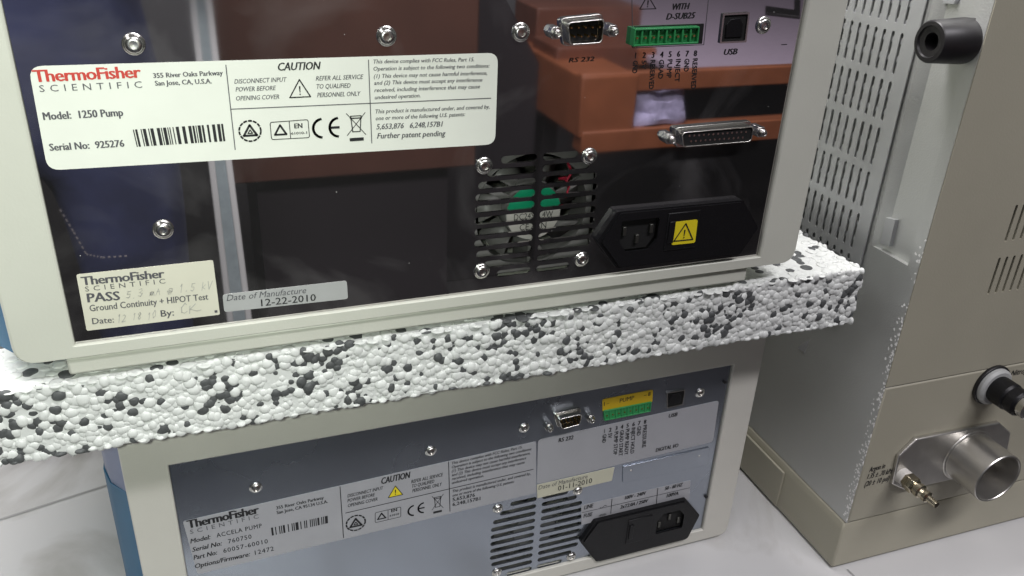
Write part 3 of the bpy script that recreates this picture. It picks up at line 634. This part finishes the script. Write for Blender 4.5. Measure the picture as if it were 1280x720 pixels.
# ports label
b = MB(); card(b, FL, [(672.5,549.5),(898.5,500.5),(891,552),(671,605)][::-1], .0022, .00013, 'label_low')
T('RS 232', (698,553), (716.7,549), 4.6, bold=.03, shear=.1)
for i, (x, y, s, n) in enumerate(((755.6,541.5,'GND',10.5),(762.7,540,'5V',6),(770.4,538,'PUMP STOP',29),(777.3,536.3,'GRAD START',32),(784.4,534.7,'PUMP READY',32.5),(791.8,533,'INJECT HOLD',32.5),(798.9,531.5,'GND',11.5),(806.2,530,'PRESSURE',28))):
    T(str(i+1), (x-1.6,y), (x+1.6,y-.7), 4.5, bold=.03); T(s, (x-2.2,y+2), (x-2.6-n*.04,y+2+n), 4.4, bold=.02)
T('USB', (835.5,522.4), (846.7,520), 4.2, bold=.03, shear=.15); T('DIGITAL I/O', (819.5,565), (847.8,558.6), 4, bold=.02, shear=.1)
b.build('ports_label', lo)
b = MB(); q = [FL.un(p) for p in ((671,606),(767.8,583.8),(764.5,600.5),(671.5,622.5))]; prism(b, FL, q[::-1], -.0001, .00028, 'cream_low')
text(b, FL, 'Date of Manufacture', (673,612.2), (734.4,597.6), 4.6, w=.0004, shear=.15, m='ink_soft'); text(b, FL, '01-11-2010', (697.3,613.6), (740,603.4), 5.6, w=.0004, bold=.006)
b.build('date_label', lo)['label'] = 'cream date of manufacture label'
b = MB(); q = [FL.un(p) for p in ((778.4,582.5),(886,558.5),(884.5,580),(778,603))]; prism(b, FL, rpoly(q[::-1], .0008), -.0002, .0008, 'brushed')
for p in ((788,587),(873,569)): u, v = FL.un(p); lathe(b, FL.map(u, v, .0008), FL.n, [(.0007,-.0001),(.0006,.0003),(.0002,.0005)], 'chrome', 10)
b.build('blanking_plate', lo, bevel=.0003)
b = MB(); q = [FL.un(p) for p in ((726.5,631.5),(863,600),(861.7,624),(726.7,656))]; prism(b, FL, q[::-1], -.0001, .00013, 'label_low')
T('LINE', (730,637), (741.7,634), 4.3, bold=.02, shear=.15); T('100V - 240V', (780.8,624.6), (807.5,618.2), 3.8, bold=.03, shear=.15); T('50 - 60 HZ', (830.8,613), (853.3,607.6), 3.8, bold=.03, shear=.15)
T('FUSE', (729.3,647.5), (740.5,644.8), 4.3, bold=.02, shear=.15); T('2xT2.0A / 250V', (775,636.2), (810,627.8), 3.8, bold=.03, shear=.15); T('100VA', (833,622), (848,618.4), 3.8, bold=.03, shear=.15)
line(b, FL, (727.5,640.9), (862.5,609.6), .0003, 'ink', .0003); line(b, FL, (765,623.5), (763.5,642), .0004, 'ink', .0003); line(b, FL, (822.3,610), (820.5,629.5), .0004, 'ink', .0003)
u = F0 = FL.un((754,633)); loopline(b, FL, [(u[0]+x*.0021, u[1]+.0008*math.sin(x*math.pi)) for x in np.linspace(-1,1,13)], .0003, 'ink', .0003, False)
u = FL.un((753,643.3)); loopline(b, FL, [(u[0]-.0018,u[1]-.0006),(u[0]+.0018,u[1]-.0006),(u[0]+.0018,u[1]+.0006),(u[0]-.0018,u[1]+.0006)], .00025, 'ink', .0003); loopline(b, FL, [(u[0]-.0028,u[1]),(u[0]+.0028,u[1])], .00025, 'ink', .0003, False)
b.build('power_label', lo)
dsub(lo, FL, [(698.5,524.5),(728,518),(725,531),(703,536.8)], [(689,538),(741.5,527)], (5,4), False).name = 'serial_port'
b = MB(); q = [FL.un(p) for p in ((752.8,499.2),(816,487),(815,502.8),(753,514.5))]; prism(b, FL, rpoly(q[::-1], .0012), -.0001, .0003, 'yellow_low')
text(b, FL, '1 –', (755,507.3), (761.5,505.8), 4, w=.0004, bold=.02); text(b, FL, 'PUMP', (774.5,503.4), (792.5,499.4), 4.6, w=.0004, bold=.01); text(b, FL, '– 8', (804.5,496.4), (813,494.6), 4.4, w=.0004, bold=.02)
b.build('pump_label', lo)
terminal(lo, FL, [(755,514),(814.8,502.6),(813.5,514.8),(755.8,526.4)], 8, depth=.0012)
usb(lo, FL, [(832.5,490),(856,486.2),(853,505),(832.5,510)])
inlet(lo, FL, [(724,675.5),(743,650),(856.5,622.8),(873,641.8),(857.7,671),(744,700)], .0040, (838,652), False)

# ================================================================== INSTRUMENT on the right
th = -.02; IO = np.array([1.1007, .9504-1, 0])*S
ins = thing('laboratory_instrument', 'large beige instrument with zinc side panel and gas fittings, right of the pumps', 'instrument', tuple(IO), th)
ex = np.array([math.cos(th), math.sin(th), 0]); ey = np.array([-math.sin(th), math.cos(th), 0])
FB = Face(IO, ex, (0,0,1), -ey)          # rear cover faces the viewer
FS = Face(IO, -ey, (0,0,1), -ex)         # zinc side
def ibox(mb, x0,x1,y0,y1,z0,z1,m):
    v, f = boxvf(x0,x1,y0,y1,z0,z1); return mb.add([IO+ex*p[0]+ey*p[1]+np.array([0,0,p[2]]) for p in v], f, m)
SX, FYY, PZ, TOP, DEP, WID = .0105*S, .0040*S, .1130*S, .62, .55, .60
# plinth: skirt with a chamfered ledge
b = MB(); ib = lambda x,y,z: IO+ex*x+ey*y+np.array([0,0,z])
lv = [(0,0.0015), (.0045*S/.32*.3,.094*S), (.006*S,.103*S), (.0098*S,PZ)]
v = []; f = []
for dx, z in lv: v += [ib(dx,dx*.8,z), ib(WID,dx*.8,z), ib(WID,DEP,z), ib(dx,DEP,z)]
for i in range(len(lv)-1):
    for j in range(4): f.append((i*4+j, i*4+(j+1)%4, (i+1)*4+(j+1)%4, (i+1)*4+j))
f += [(3,2,1,0), tuple(len(lv)*4-4+j for j in range(4))]
b.add(v, f, 'cover'); b.build('plinth', ins, bevel=.0012)
b = MB(); ibox(b, -.0006, .0012, .060, .30, .002, .098*S, 'cover'); b.build('plinth_clip', ins, bevel=.0006)
# case (rear cover, two panels with a seam)
sz = .4290*S
b = MB(); ibox(b, SX+.0004, WID, FYY, .05, PZ+.0004, sz-.0004, 'cover'); b.build('lower_cover', ins, bevel=.0012)
vs = []
for (p0, p1, n, dx) in (((1235,368),(1250,322),6,9.2), ((1257,302),(1271,256),4,9.5)):
    for i in range(n): vs.append((FB.un((p0[0]+dx*i, p0[1]-1.4*i), -FYY), FB.un((p1[0]+dx*i, p1[1]-1.4*i), -FYY)))
b = MB(); loops = []
for a, c in vs:
    cx = (a[0]+c[0])/2; L_ = slot(min(a[1],c[1]), max(a[1],c[1]), 0, .0009); loops.append([(cx+q[1], q[0]) for q in L_])
holed(b, FB, [[(SX+.0004, sz+.0004),(WID,sz+.0004),(WID,TOP),(SX+.0004,TOP)]]+loops, -FYY-.0015, -FYY, 'cover'); b.build('upper_cover', ins)
b = MB(); ibox(b, SX+.004, WID-.001, FYY+.004, .05, sz, TOP-.001, 'cover'); b.build('inner_liner', ins)
# zinc side panel with a shallow channel between its two raised bands
b = MB(); prof = [(FYY+.0006,0),(.029*S,0),(.036*S,.0028),(.042*S,.0030),(.098*S,.0030),(.110*S,.0006),(.117*S,-.0006),(.124*S,.0003),(.132*S,0),(DEP,0)]
v = []; n = len(prof)
zb = .44*S
def sidestrip(mb, prof, z0, z1):
    n = len(prof); v = []
    for z in (z0, z1):
        v += [ib(SX+d, y, z) for y, d in prof] + [ib(SX+.006, y, z) for y, d in reversed(prof)]
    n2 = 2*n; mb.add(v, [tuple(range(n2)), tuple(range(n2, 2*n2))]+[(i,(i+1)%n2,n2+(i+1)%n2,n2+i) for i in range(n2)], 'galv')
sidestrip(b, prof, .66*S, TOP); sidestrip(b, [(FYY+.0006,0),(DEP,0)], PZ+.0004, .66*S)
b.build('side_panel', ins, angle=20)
for px in ([(1108,272),(1120,275),(1112,308),(1101,304)], [(1180,-3),(1196,-2),(1193,5),(1179,4)]):
    b = MB(); q = [FS.un(p, -SX-.001) for p in px]; prism(b, FS, q[::-1], -SX-.004, -SX-.0005, 'grille'); b.build('side_slot', ins)
b = MB(); q = [FS.un(p, -SX) for p in ((998,434),(1012,424),(1006,442))]; prism(b, FS, q[::-1], -SX-.0001, -SX+.0004, 'joint'); b.build('side_tab', ins)
# perforated grille sheet
b = MB(); loops = []
for r_ in range(-1, 7):
    zt = (1.0201 - r_*.0789)*S
    for c_i in range(14):
        yy = (.1600 + c_i*.0204)*S; L_ = slot(zt-.0665*S, zt, 0, .0036*S, 4); loops.append([(-yy+q[1], q[0]) for q in L_])
holed(b, FS, [[(-.47*S, .615*S), (-.128*S, .615*S), (-.128*S, 1.13*S), (-.47*S, 1.13*S)]]+loops, -SX+.0008, -SX+.0016, 'grille')
gr = b.build('perforated_grille', ins)
b = MB(); fbox(b, FS, -.465*S, -.133*S, .62*S, 1.125*S, -SX-.004, -SX-.0015, 'void'); b.build('grille_backing', gr)
b = MB()
for i in range(17):
    z_ = (.622 + i*.0789/2.7)*S; fbox(b, FS, -.465*S, -.133*S, z_, z_+.0030, -SX-.0014, -SX+.0006, 'grille')
b.build('inner_louvre', gr)
# rubber foot on the side
u, v = FS.un((1205,51), -SX); b = MB(); o = FS.map(u, v, -SX+.000)
lathe(b, o, FS.n, [(.0106,-.003),(.0110,.002),(.0100,.0205),(.0093,.0214),(.0075,.0215),(.0070,.0205),(.0055,.0202),(.0042,.0200),(.0040,.0130),(.0004,.0128)], 'rubber', 40); b.build('rubber_foot', ins, angle=40)
# exhaust flange and tube
b = MB(); q = [FB.un(p, -FYY+.003) for p in ((1116,606),(1124,571),(1146,549.5),(1250,528.5),(1264,541),(1258,574),(1238,589),(1131,613))]
prism(b, FB, rpoly(q[::-1], .001, 2), -FYY-.0002, -FYY+.003, 'stainless'); fl_ = b.build('exhaust_flange', ins, bevel=.0008)
wt = -FYY + .0275; u, v = FB.un((1248,599), wt); o = FB.map(u, v, -FYY+.002); Rt = .0172
b = MB(); Lt = .0255; lathe(b, o, FB.n, [(Rt,0),(Rt,Lt-.0006),(Rt-.0004,Lt),(Rt-.0011,Lt),(Rt-.0014,Lt-.0005),(Rt-.0014,.002)], 'stainless', 64, caps=False); lathe(b, FB.map(u, v, -FYY+.003), FB.n, [(Rt+.0014,0),(Rt+.0010,.0007),(Rt-.0001,.0010)], 'stainless', 64, caps=False); tb = b.build('exhaust_tube', fl_, angle=30)
b = MB(); lathe(b, FB.map(u, v, -FYY+.0032), FB.n, [(Rt-.0013,0),(Rt-.0014,.0004)], 'stainless', 48); b.build('tube_bore', tb)
# gas fitting
u, v = FB.un((1128.5,595), -FYY+.004); o = FB.map(u, v, -FYY+.003); b = MB()
lathe(b, o, FB.n, [(.0052,0),(.0052,.0040),(.0046,.0046)], 'white_pl', 24); gf = b.build('gas_fitting', ins)
b = MB(); lathe(b, o, FB.n, [(.0050,.0044),(.0055,.0052),(.0055,.0110),(.0048,.0120)], 'brass', 6); b.build('hex_nut', gf, bevel=.0003)
b = MB(); lathe(b, o, FB.n, [(.0036,.0115),(.0036,.0135),(.0045,.0140),(.0045,.0165),(.0034,.0172),(.0030,.0190),(.0036,.0196),(.0036,.0218),(.0022,.0226),(.0018,.0290),(.0010,.0292)], 'brass', 20); b.build('hose_nipple', gf)
# cable gland at the right edge
u, v = FB.un((1241,482), -FYY+.002); o = FB.map(u, v, -FYY); b = MB()
lathe(b, o, FB.n, [(.0135,-.0002),(.0135,.0022)], 'rubber', 32); cg = b.build('cable_gland', ins, bevel=.0005)
b = MB(); lathe(b, o, FB.n, [(.0122,.002),(.0122,.0040),(.0108,.0055)], 'silver_lab', 32); b.build('gland_washer', cg)
b = MB(); lathe(b, o, FB.n, [(.0085,.005),(.0088,.0065),(.0088,.0150),(.0078,.0165),(.0082,.0172),(.0082,.0225),(.0070,.024)], 'black', 32); b.build('gland_nut', cg, angle=25)
b = MB(); lathe(b, o, FB.n, [(.0064,.0236),(.0066,.0244),(.0066,.0285),(.0052,.0295)], 'shellmetal', 24); b.build('gland_plug', cg)
b = MB(); wI = -FYY+.0002
for s, p0, p1 in (('Argon in', (1086,590.5), (1106,585)), ('1.35 ± .70 kPa', (1083.5,599), (1114.5,591.5)), ('(20 ± 10 psi)', (1080.5,608.5), (1111,600.5))): text(b, FB, s, p0, p1, 5.2, w=wI, bold=.012, shear=.2)
b.build('argon_lettering', ins); b = MB()
for s, p0, p1 in (('Nitrogen in', (1263,470), (1298,463)), ): text(b, FB, s, p0, p1, 5.2, w=wI, bold=.012, shear=.2)
b.build('nitrogen_lettering', ins)

# ================================================================== FOAM SLAB
fz0, fz1 = zz(-.693), zz(-.5885); fy0, fx0, fx1 = (.996-1)*S, -.50*S, 1.039*S; fy1 = .33
def ico(sub):
    bm = bmesh.new(); bmesh.ops.create_icosphere(bm, subdivisions=sub, radius=1); v = np.array([tuple(x.co) for x in bm.verts]); f = np.array([[q.index for q in p.verts] for p in bm.faces]); bm.free(); return v, f
IV, IF = ico(2); IV3, IF3 = ico(3)
FV, FFc, FM = [], [], []; nv = 0
def darkfield(p):
    q = p/.0085
    n = math.sin(q[0]*1.3+2.1*math.sin(q[2]*.9+q[1]))+math.sin(q[2]*1.7+1.9*math.sin(q[0]*.73))+math.sin(q[1]*1.1+q[0]*.5)
    return n
def bead(c, nrm, r, flat, dark, fine=False, squish=None):
    global nv
    V_, F_ = (IV3, IF3) if fine else (IV, IF)
    A = rng.normal(size=(3,3)); Q, _ = np.linalg.qr(A); v = V_ @ Q.T
    k = rng.normal(size=(4,3)); k /= np.linalg.norm(k, axis=1)[:,None]
    for kk in k: v = v - np.clip(v@kk - .72, 0, None)[:,None]*kk*.8        # pressed flats
    v = v*r*np.array([1+rng.uniform(-.12,.12) for _ in range(3)])
    d = v@nrm; v = v + np.outer(d*(flat-1), nrm) + c
    FV.append(v); FFc.append(F_+nv); FM.append(np.full(len(F_), 1 if dark else 0)); nv += len(v)
def scatter(u0,u1,v0,v1, dmin, fn, tries):
    cell = dmin; grid = {}
    pts = []
    for _ in range(tries):
        u, v = rng.uniform(u0,u1), rng.uniform(v0,v1); gi, gj = int(u//cell), int(v//cell); ok = True
        for a in (-1,0,1):
            for bb in (-1,0,1):
                for q in grid.get((gi+a,gj+bb), ()):
                    if (q[0]-u)**2+(q[1]-v)**2 < dmin*dmin: ok = False; break
                if not ok: break
            if not ok: break
        if ok: grid.setdefault((gi,gj), []).append((u,v)); pts.append((u,v))
    return pts
def isdark(p, thr=.20):
    n = darkfield(p); return rng.random() < (thr*.62 + (.42 if n > 1.45 else .16 if n > .7 else 0))
rb = .0025
for u, v in scatter(fx0, fx1-.0015, fz0+.0012, fz1-.0012, .0021, None, 140000):
    c = np.array([u, fy0+.0012+rng.uniform(-.0005,.0006), v]); bead(c, np.array([0,-1.,0]), rb*rng.uniform(.66,1.16), .46, isdark(c))
for u, v in scatter(fx0, fx1-.001, fy0+.001, .20, .0041, None, 60000):      # cut top face: flattened beads
    if -.168*S < u < .785*S and v > .012: continue
    c = np.array([u, v, fz1-.0008+rng.uniform(-.0002,.0002)]); dk = isdark(c); bead(c, np.array([0,0,1.]), rb*rng.uniform(1.0,1.45), .16 if not dk else .18, dk)
for u, v in scatter(fx0, fx1-.001, fy0+.001, .05, .0036, None, 30000):      # underside
    c = np.array([u, v, fz0+.0009]); bead(c, np.array([0,0,-1.]), rb*rng.uniform(.85,1.1), .5, isdark(c))
for u, v in scatter(fy0+.001, .30, fz0+.0012, fz1-.0012, .0036, None, 40000):  # right end
    c = np.array([fx1-.0012+rng.uniform(-.0006,.0006), u, v]); bead(c, np.array([1.,0,0]), rb*rng.uniform(.85,1.15), .7, isdark(c))
V_, f_ = boxvf(fx0, fx1-.0010, fy0+.0008, fy1, fz0+.0006, fz1-.0007)
FV.append(np.array(V_)); 
allV = np.concatenate(FV); tri = np.concatenate(FFc); mi = np.concatenate(FM)
me = bpy.data.meshes.new('foam_slab'); nF = len(tri)+6; me.vertices.add(len(allV)); me.vertices.foreach_set('co', allV.astype(np.float32).ravel())
me.loops.add(len(tri)*3+24); me.loops.foreach_set('vertex_index', np.concatenate([tri.ravel(), (np.array(f_)+nv).ravel()]).astype(np.int32))
me.polygons.add(nF); me.polygons.foreach_set('loop_start', np.concatenate([np.arange(len(tri))*3, len(tri)*3+np.arange(6)*4]).astype(np.int32))
me.update(calc_edges=True); me.validate()
me.materials.append(M['foam_w']); me.materials.append(M['foam_d']); me.polygons.foreach_set('material_index', np.concatenate([mi, np.zeros(6, int)]).astype(np.int32)); me.polygons.foreach_set('use_smooth', np.concatenate([np.ones(len(tri), bool), np.zeros(6, bool)]))
fo = bpy.data.objects.new('foam_slab', me); col.objects.link(fo); tag(fo, 'white foam slab speckled with charcoal beads, between the two pumps', 'foam slab')

# ================================================================== the room behind the camera, seen only in the polished panel
def V(px, py, Y):                            # point on the plane y = -Y whose mirror image shows at the photo point
    r = ray(px, py); t = (Y - CAM[1])/r[1]; q = CAM + r*t; return np.array([q[0], -Y, q[2]])
# brown cabinet
a, c = V(288,232,1.3), V(600,20,1.3)
cb = thing('brown_cabinet', 'brown laminate cabinet mirrored in the polished pump panel', 'cabinet', (a[0], -1.5, -.75))
b = MB(); box(b, a[0], c[0], -1.72, -1.302, a[2], .62, 'brown'); b.build('cabinet_body', cb, bevel=.004)
b = MB(); box(b, a[0]+.05, c[0]-.05, -1.66, -1.34, -.75, a[2], 'dkcab'); b.build('cabinet_plinth', cb)
b = MB(); box(b, c[0]-.10, c[0]-.085, -1.302, -1.27, .30, .45, 'chrome'); b.build('door_handle', cb, bevel=.003)
# dark cupboard behind it
a, c = V(560,60,1.9), V(655,60,1.9); d = V(600,10,1.9)
b = MB(); FW = Face((0,-1.9,0), (1,0,0), (0,0,1), (0,1,0)); prism(b, FW, [(a[0]-.1,-.75),(c[0]+.05,-.75),(c[0]+.05,a[2]-.05),(a[0]+.02,d[2]+.25),(a[0]-.1,d[2]+.25)], -.30, 0, 'dkcab')
tag(b.build('dark_cupboard', bevel=.005), 'dark cupboard with a sloping edge mirrored beside the brown cabinet', 'cupboard')
# orange bench
Y = 1.62
ob = thing('wooden_bench', 'orange wooden bench with a lilac surface mirrored in the polished panel', 'workbench', (1.2, -Y-.2, -.75))
p0, p1 = V(790,92,Y), V(1010,104,Y); b = MB(); box(b, p0[0]-.14, 2.6, -Y-.03, -Y, p1[2]+.0, p0[2]+.003, 'wood'); b.build('front_edge', ob, bevel=.004)
TZ = p0[2]
def Vz(px, py, z):                           # point on the horizontal plane z whose mirror image shows at the photo point
    r = ray(px, py); t = (z - CAM[2])/r[2]; q = CAM + r*t; return np.array([q[0], -q[1], z])
tp = [Vz(788,60,TZ), Vz(739,0,TZ)]; e_ = tp[1]-tp[0]; tp = [tp[0], tp[0]+e_*1.6, np.array([3.0, (tp[0]+e_*1.6)[1], TZ]), np.array([3.0, -Y-.03, TZ]), np.array([tp[0][0], -Y-.03, TZ])]
b = MB(); prism(b, TF, [(q[0], q[1]) for q in tp], TZ-.02, TZ, 'lilac'); b.build('bench_surface', ob, bevel=.002)
p2, p3 = V(728,96,Y), V(790,168,Y); b = MB(); box(b, p2[0], p3[0], -Y-.5, -Y+.004, p3[2], p2[2], 'wood'); b.build('end_panel', ob, bevel=.004)
p4 = V(735,150,Y); p5 = V(960,172,Y); b = MB(); box(b, p2[0]+.01, 2.6, -Y-.05, -Y+.008, p5[2]-.005, p4[2]-.03, 'wood'); b.build('bottom_rail', ob, bevel=.004)
for (x0,y0_,x1,y1_,dy) in ((697,60,728,120,.20), (672,10,700,80,.40)):
    q0, q1 = V(x0,y0_,Y+dy), V(x1,y1_,Y+dy); b = MB(); box(b, q0[0], V(800,40,Y+dy)[0], -Y-dy-.18, -Y-dy, q1[2], q0[2], 'brownwood'); b.build('step_panel', ob, bevel=.004)
q0, q1 = V(700,64,Y+.21), V(800,82,Y+.21); b = MB(); box(b, q0[0], q1[0]+.05, -Y-.24, -Y-.21, q1[2], q0[2], 'wood'); b.build('bench_shelf', ob, bevel=.004)
for x in (p2[0]+.05, 2.5): b = MB(); box(b, x, x+.05, -Y-.40, -Y-.35, -.75, p5[2]-.005, 'dkcab'); b.build('leg', ob)
# cloth in the bench compartment
c0 = V(822,140,Y+.02); b = MB(); vs, fs = IV3.copy(), IF3
ph = rng.uniform(0,6,3); n_ = .22*np.sin(vs[:,0]*5+ph[0])+.18*np.sin(vs[:,1]*7+vs[:,0]*3+ph[1])+.15*np.sin(vs[:,2]*6+ph[2])
zbt = V(820,162,Y+.10)[2]; vv = vs*(1+n_)[:,None]*np.array([.085,.05,.055])+np.array([c0[0],c0[1]-.035,c0[2]]); vv[:,2] = np.maximum(vv[:,2], p4[2]-.03)
b.add(vv, [tuple(x) for x in fs], 'cloth'); tag(b.build('crumpled_cloth'), 'crumpled lavender cloth mirrored on the orange bench', 'cloth')
# made-up post in place of a bright streak of light on the panel
Y = 1.08; q0, q1, q2 = V(240,0,Y), V(260,0,Y), V(306,360,Y)
po = thing('streak_post', 'made-up post with two bright edges, standing in for a streak of light on the panel', 'post', (q0[0], -Y, -.75))
FP = Face((0,-Y,0), (1,0,0), (0,0,1), (0,1,0)); zb, zt = -.75, .9
wl = lambda z: q1[0] + (q2[0]-q1[0])*max(0, (q1[2]-z)/(q1[2]-q2[2]))
b = MB(); prism(b, FP, [(q0[0],zb),(wl(zb),zb),(wl(q1[2]),q1[2]),(wl(q1[2]),zt),(q0[0],zt)], -.03, 0, 'streakgrey'); b.build('streak_web', po)
for side in (0, 1):
    b = MB(); e = .006
    xs = [(wl(z) if side else q0[0], z) for z in (zb, q1[2], zt)]
    prism(b, FP, [(xs[0][0]-e,xs[0][1]),(xs[0][0]+e,xs[0][1]),(xs[1][0]+e*.8,xs[1][1]),(xs[2][0]+e*.8,xs[2][1]),(xs[2][0]-e*.8,xs[2][1]),(xs[1][0]-e*.8,xs[1][1])], -.02, .006, 'bright_white'); b.build('streak_edge', po, bevel=.002)
# black angle bar lying on the bench surface
b = MB(); L_ = [Vz(*q, TZ+.012) for q in ((957,7),(993,12),(994,-30),(1001,-30),(1000,20),(957,15))]
prism(b, TF, [(q[0], q[1]) for q in L_], TZ+.0005, TZ+.012, 'rubber')
tag(b.build('angle_bar', bevel=.002), 'black L-shaped bar mirrored on the lilac bench surface', 'angle bar')
# person holding the phone
def skin_mesh(name, nodes, edges, matfn, sub=2):
    me = bpy.data.meshes.new(name); me.from_pydata([n[0] for n in nodes], edges, []); o = bpy.data.objects.new(name, me); col.objects.link(o)
    md = o.modifiers.new('skin', 'SKIN'); me.skin_vertices[0].data
    for i, n in enumerate(nodes): me.skin_vertices[0].data[i].radius = n[1] if hasattr(n[1], '__len__') else (n[1], n[1]); me.skin_vertices[0].data[i].use_root = (i == 0)
    md.use_smooth_shade = True; sb = o.modifiers.new('sub', 'SUBSURF'); sb.levels = sb.render_levels = sub
    bpy.context.view_layer.update(); dg = bpy.context.evaluated_depsgraph_get(); m2 = bpy.data.meshes.new_from_object(o.evaluated_get(dg)); o.modifiers.clear(); o.data = m2
    mats = []
    for p in m2.polygons:
        k = matfn(p.center)
        if k not in mats: mats.append(k)
        p.material_index = mats.index(k)
    m2.materials.clear()
    for k in mats: m2.materials.append(M[k])
    return o
px_, py_ = -.200, -.95; fl_z = -.75
nd = [((px_,py_,.16),(.165,.115)), ((px_,py_-.01,.34),(.145,.105)), ((px_,py_-.01,.56),(.165,.11)), ((px_,py_,.68),(.06,.06)), ((px_,py_+.015,.76),(.058,.06)), ((px_,py_+.03,.86),(.078,.095)), ((px_,py_+.02,.95),(.05,.06))]
ed = [(0,1),(1,2),(2,3),(3,4),(4,5),(5,6)]
for sgn in (-1, 1):
    i = len(nd); nd += [((px_+sgn*.10,py_,.06),(.098,.10)), ((px_+sgn*.105,py_+.01,-.30),(.066,.07)), ((px_+sgn*.11,py_-.02,-.64),(.042,.045)), ((px_+sgn*.115,py_-.01,-.71),(.04,.035)), ((px_+sgn*.125,py_+.13,-.725),(.036,.022))]
    ed += [(0,i),(i,i+1),(i+1,i+2),(i+2,i+3),(i+3,i+4)]
hand_at = {-1: np.array([px_-.075, py_+.27, .50]), 1: np.array([px_+.075, py_+.27, .50])}
for sgn in (-1, 1):
    i = len(nd); H = hand_at[sgn]; nd += [((px_+sgn*.185,py_,.60),(.065,.065)), ((px_+sgn*.235,py_+.04,.345),(.045,.045)), (tuple(H+np.array([sgn*.012-.02,-.07,-.03])),(.028,.03)), (tuple(H+np.array([0,-.02,-.015])),(.030,.020))]
    ed += [(2,i),(i,i+1),(i+1,i+2),(i+2,i+3)]
    wr = i+3
    for k in range(4):
        j = len(nd); l = (.032,.036,.034,.027)[k]; zo = .028-.018*k
        p1 = H+np.array([0,.006,zo*.8]); p2 = p1+np.array([-sgn*.012,.018,0]); p3 = p2+np.array([-sgn*l*.6,.010,0]); p4 = p3+np.array([-sgn*l*.4,.002,-.002])
        nd += [(tuple(p1),(.0095,.0095)), (tuple(p2),(.0085,.0085)), (tuple(p3),(.0078,.0078)), (tuple(p4),(.0065,.0065))]; ed += [(wr,j),(j,j+1),(j+1,j+2),(j+2,j+3)]
    j = len(nd); p1 = H+np.array([-sgn*.015,-.022,.012]); p2 = p1+np.array([-sgn*.020,.008,.012]); p3 = p2+np.array([-sgn*.016,.006,.006])
    nd += [(tuple(p1),(.011,.011)), (tuple(p2),(.0095,.0095)), (tuple(p3),(.0075,.0075))]; ed += [(wr,j),(j,j+1),(j+1,j+2)]
def pm(c):
    if c.z > .70: return 'skin'
    if c.y > py_+.20 and c.z > .3: return 'skin'
    if c.z < -.69: return 'rubber'
    return 'shirt' if c.z > .20 else 'denim'
pe = skin_mesh('person', nd, ed, pm)
tag(pe, 'person in navy jeans and dark jacket, mirrored in the left of the polished panel', 'person')
b = MB(); hv = IV3*np.array([.088,.105,.10])+np.array([px_,py_+.008,.895]); hv[:,1] = np.minimum(hv[:,1], py_+.075+.0*hv[:,2]); keep = [tuple(t) for t in IF3 if not (hv[t,2].mean() < .87 and hv[t,1].mean() > py_-.01)]
b.add(hv, keep, 'hair'); h = b.build('hair'); h.parent = pe
for sx in (-.032, .032):
    b = MB(); b.add(IV*.011+np.array([px_+sx,py_+.112,.868]), [tuple(t) for t in IF], 'bright_white'); b.add(IV*.006+np.array([px_+sx,py_+.120,.868]), [tuple(t) for t in IF], 'ink')
    e_ = b.build('eye'); e_.parent = pe
b = MB(); b.add(IV*np.array([.013,.02,.024])+np.array([px_,py_+.125,.842]), [tuple(t) for t in IF], 'skin'); n_ = b.build('nose'); n_.parent = pe
b = MB(); b.add(IV*np.array([.024,.008,.007])+np.array([px_,py_+.113,.806]), [tuple(t) for t in IF], 'red_ink'); n_ = b.build('mouth'); n_.parent = pe
b = MB()
pts = [V(75,262,.848), V(92,290,.848), V(108,318,.848), V(128,322,.848), V(160,320,.848)]
for i in range(len(pts)-1):
    for t in np.linspace(0, .86, 5): a = pts[i]+(pts[i+1]-pts[i])*t; c = a+(pts[i+1]-pts[i])*.10; tube(b, [a, c], .0012, 'thread', 5)
s_ = b.build('pocket_stitching'); s_.parent = pe
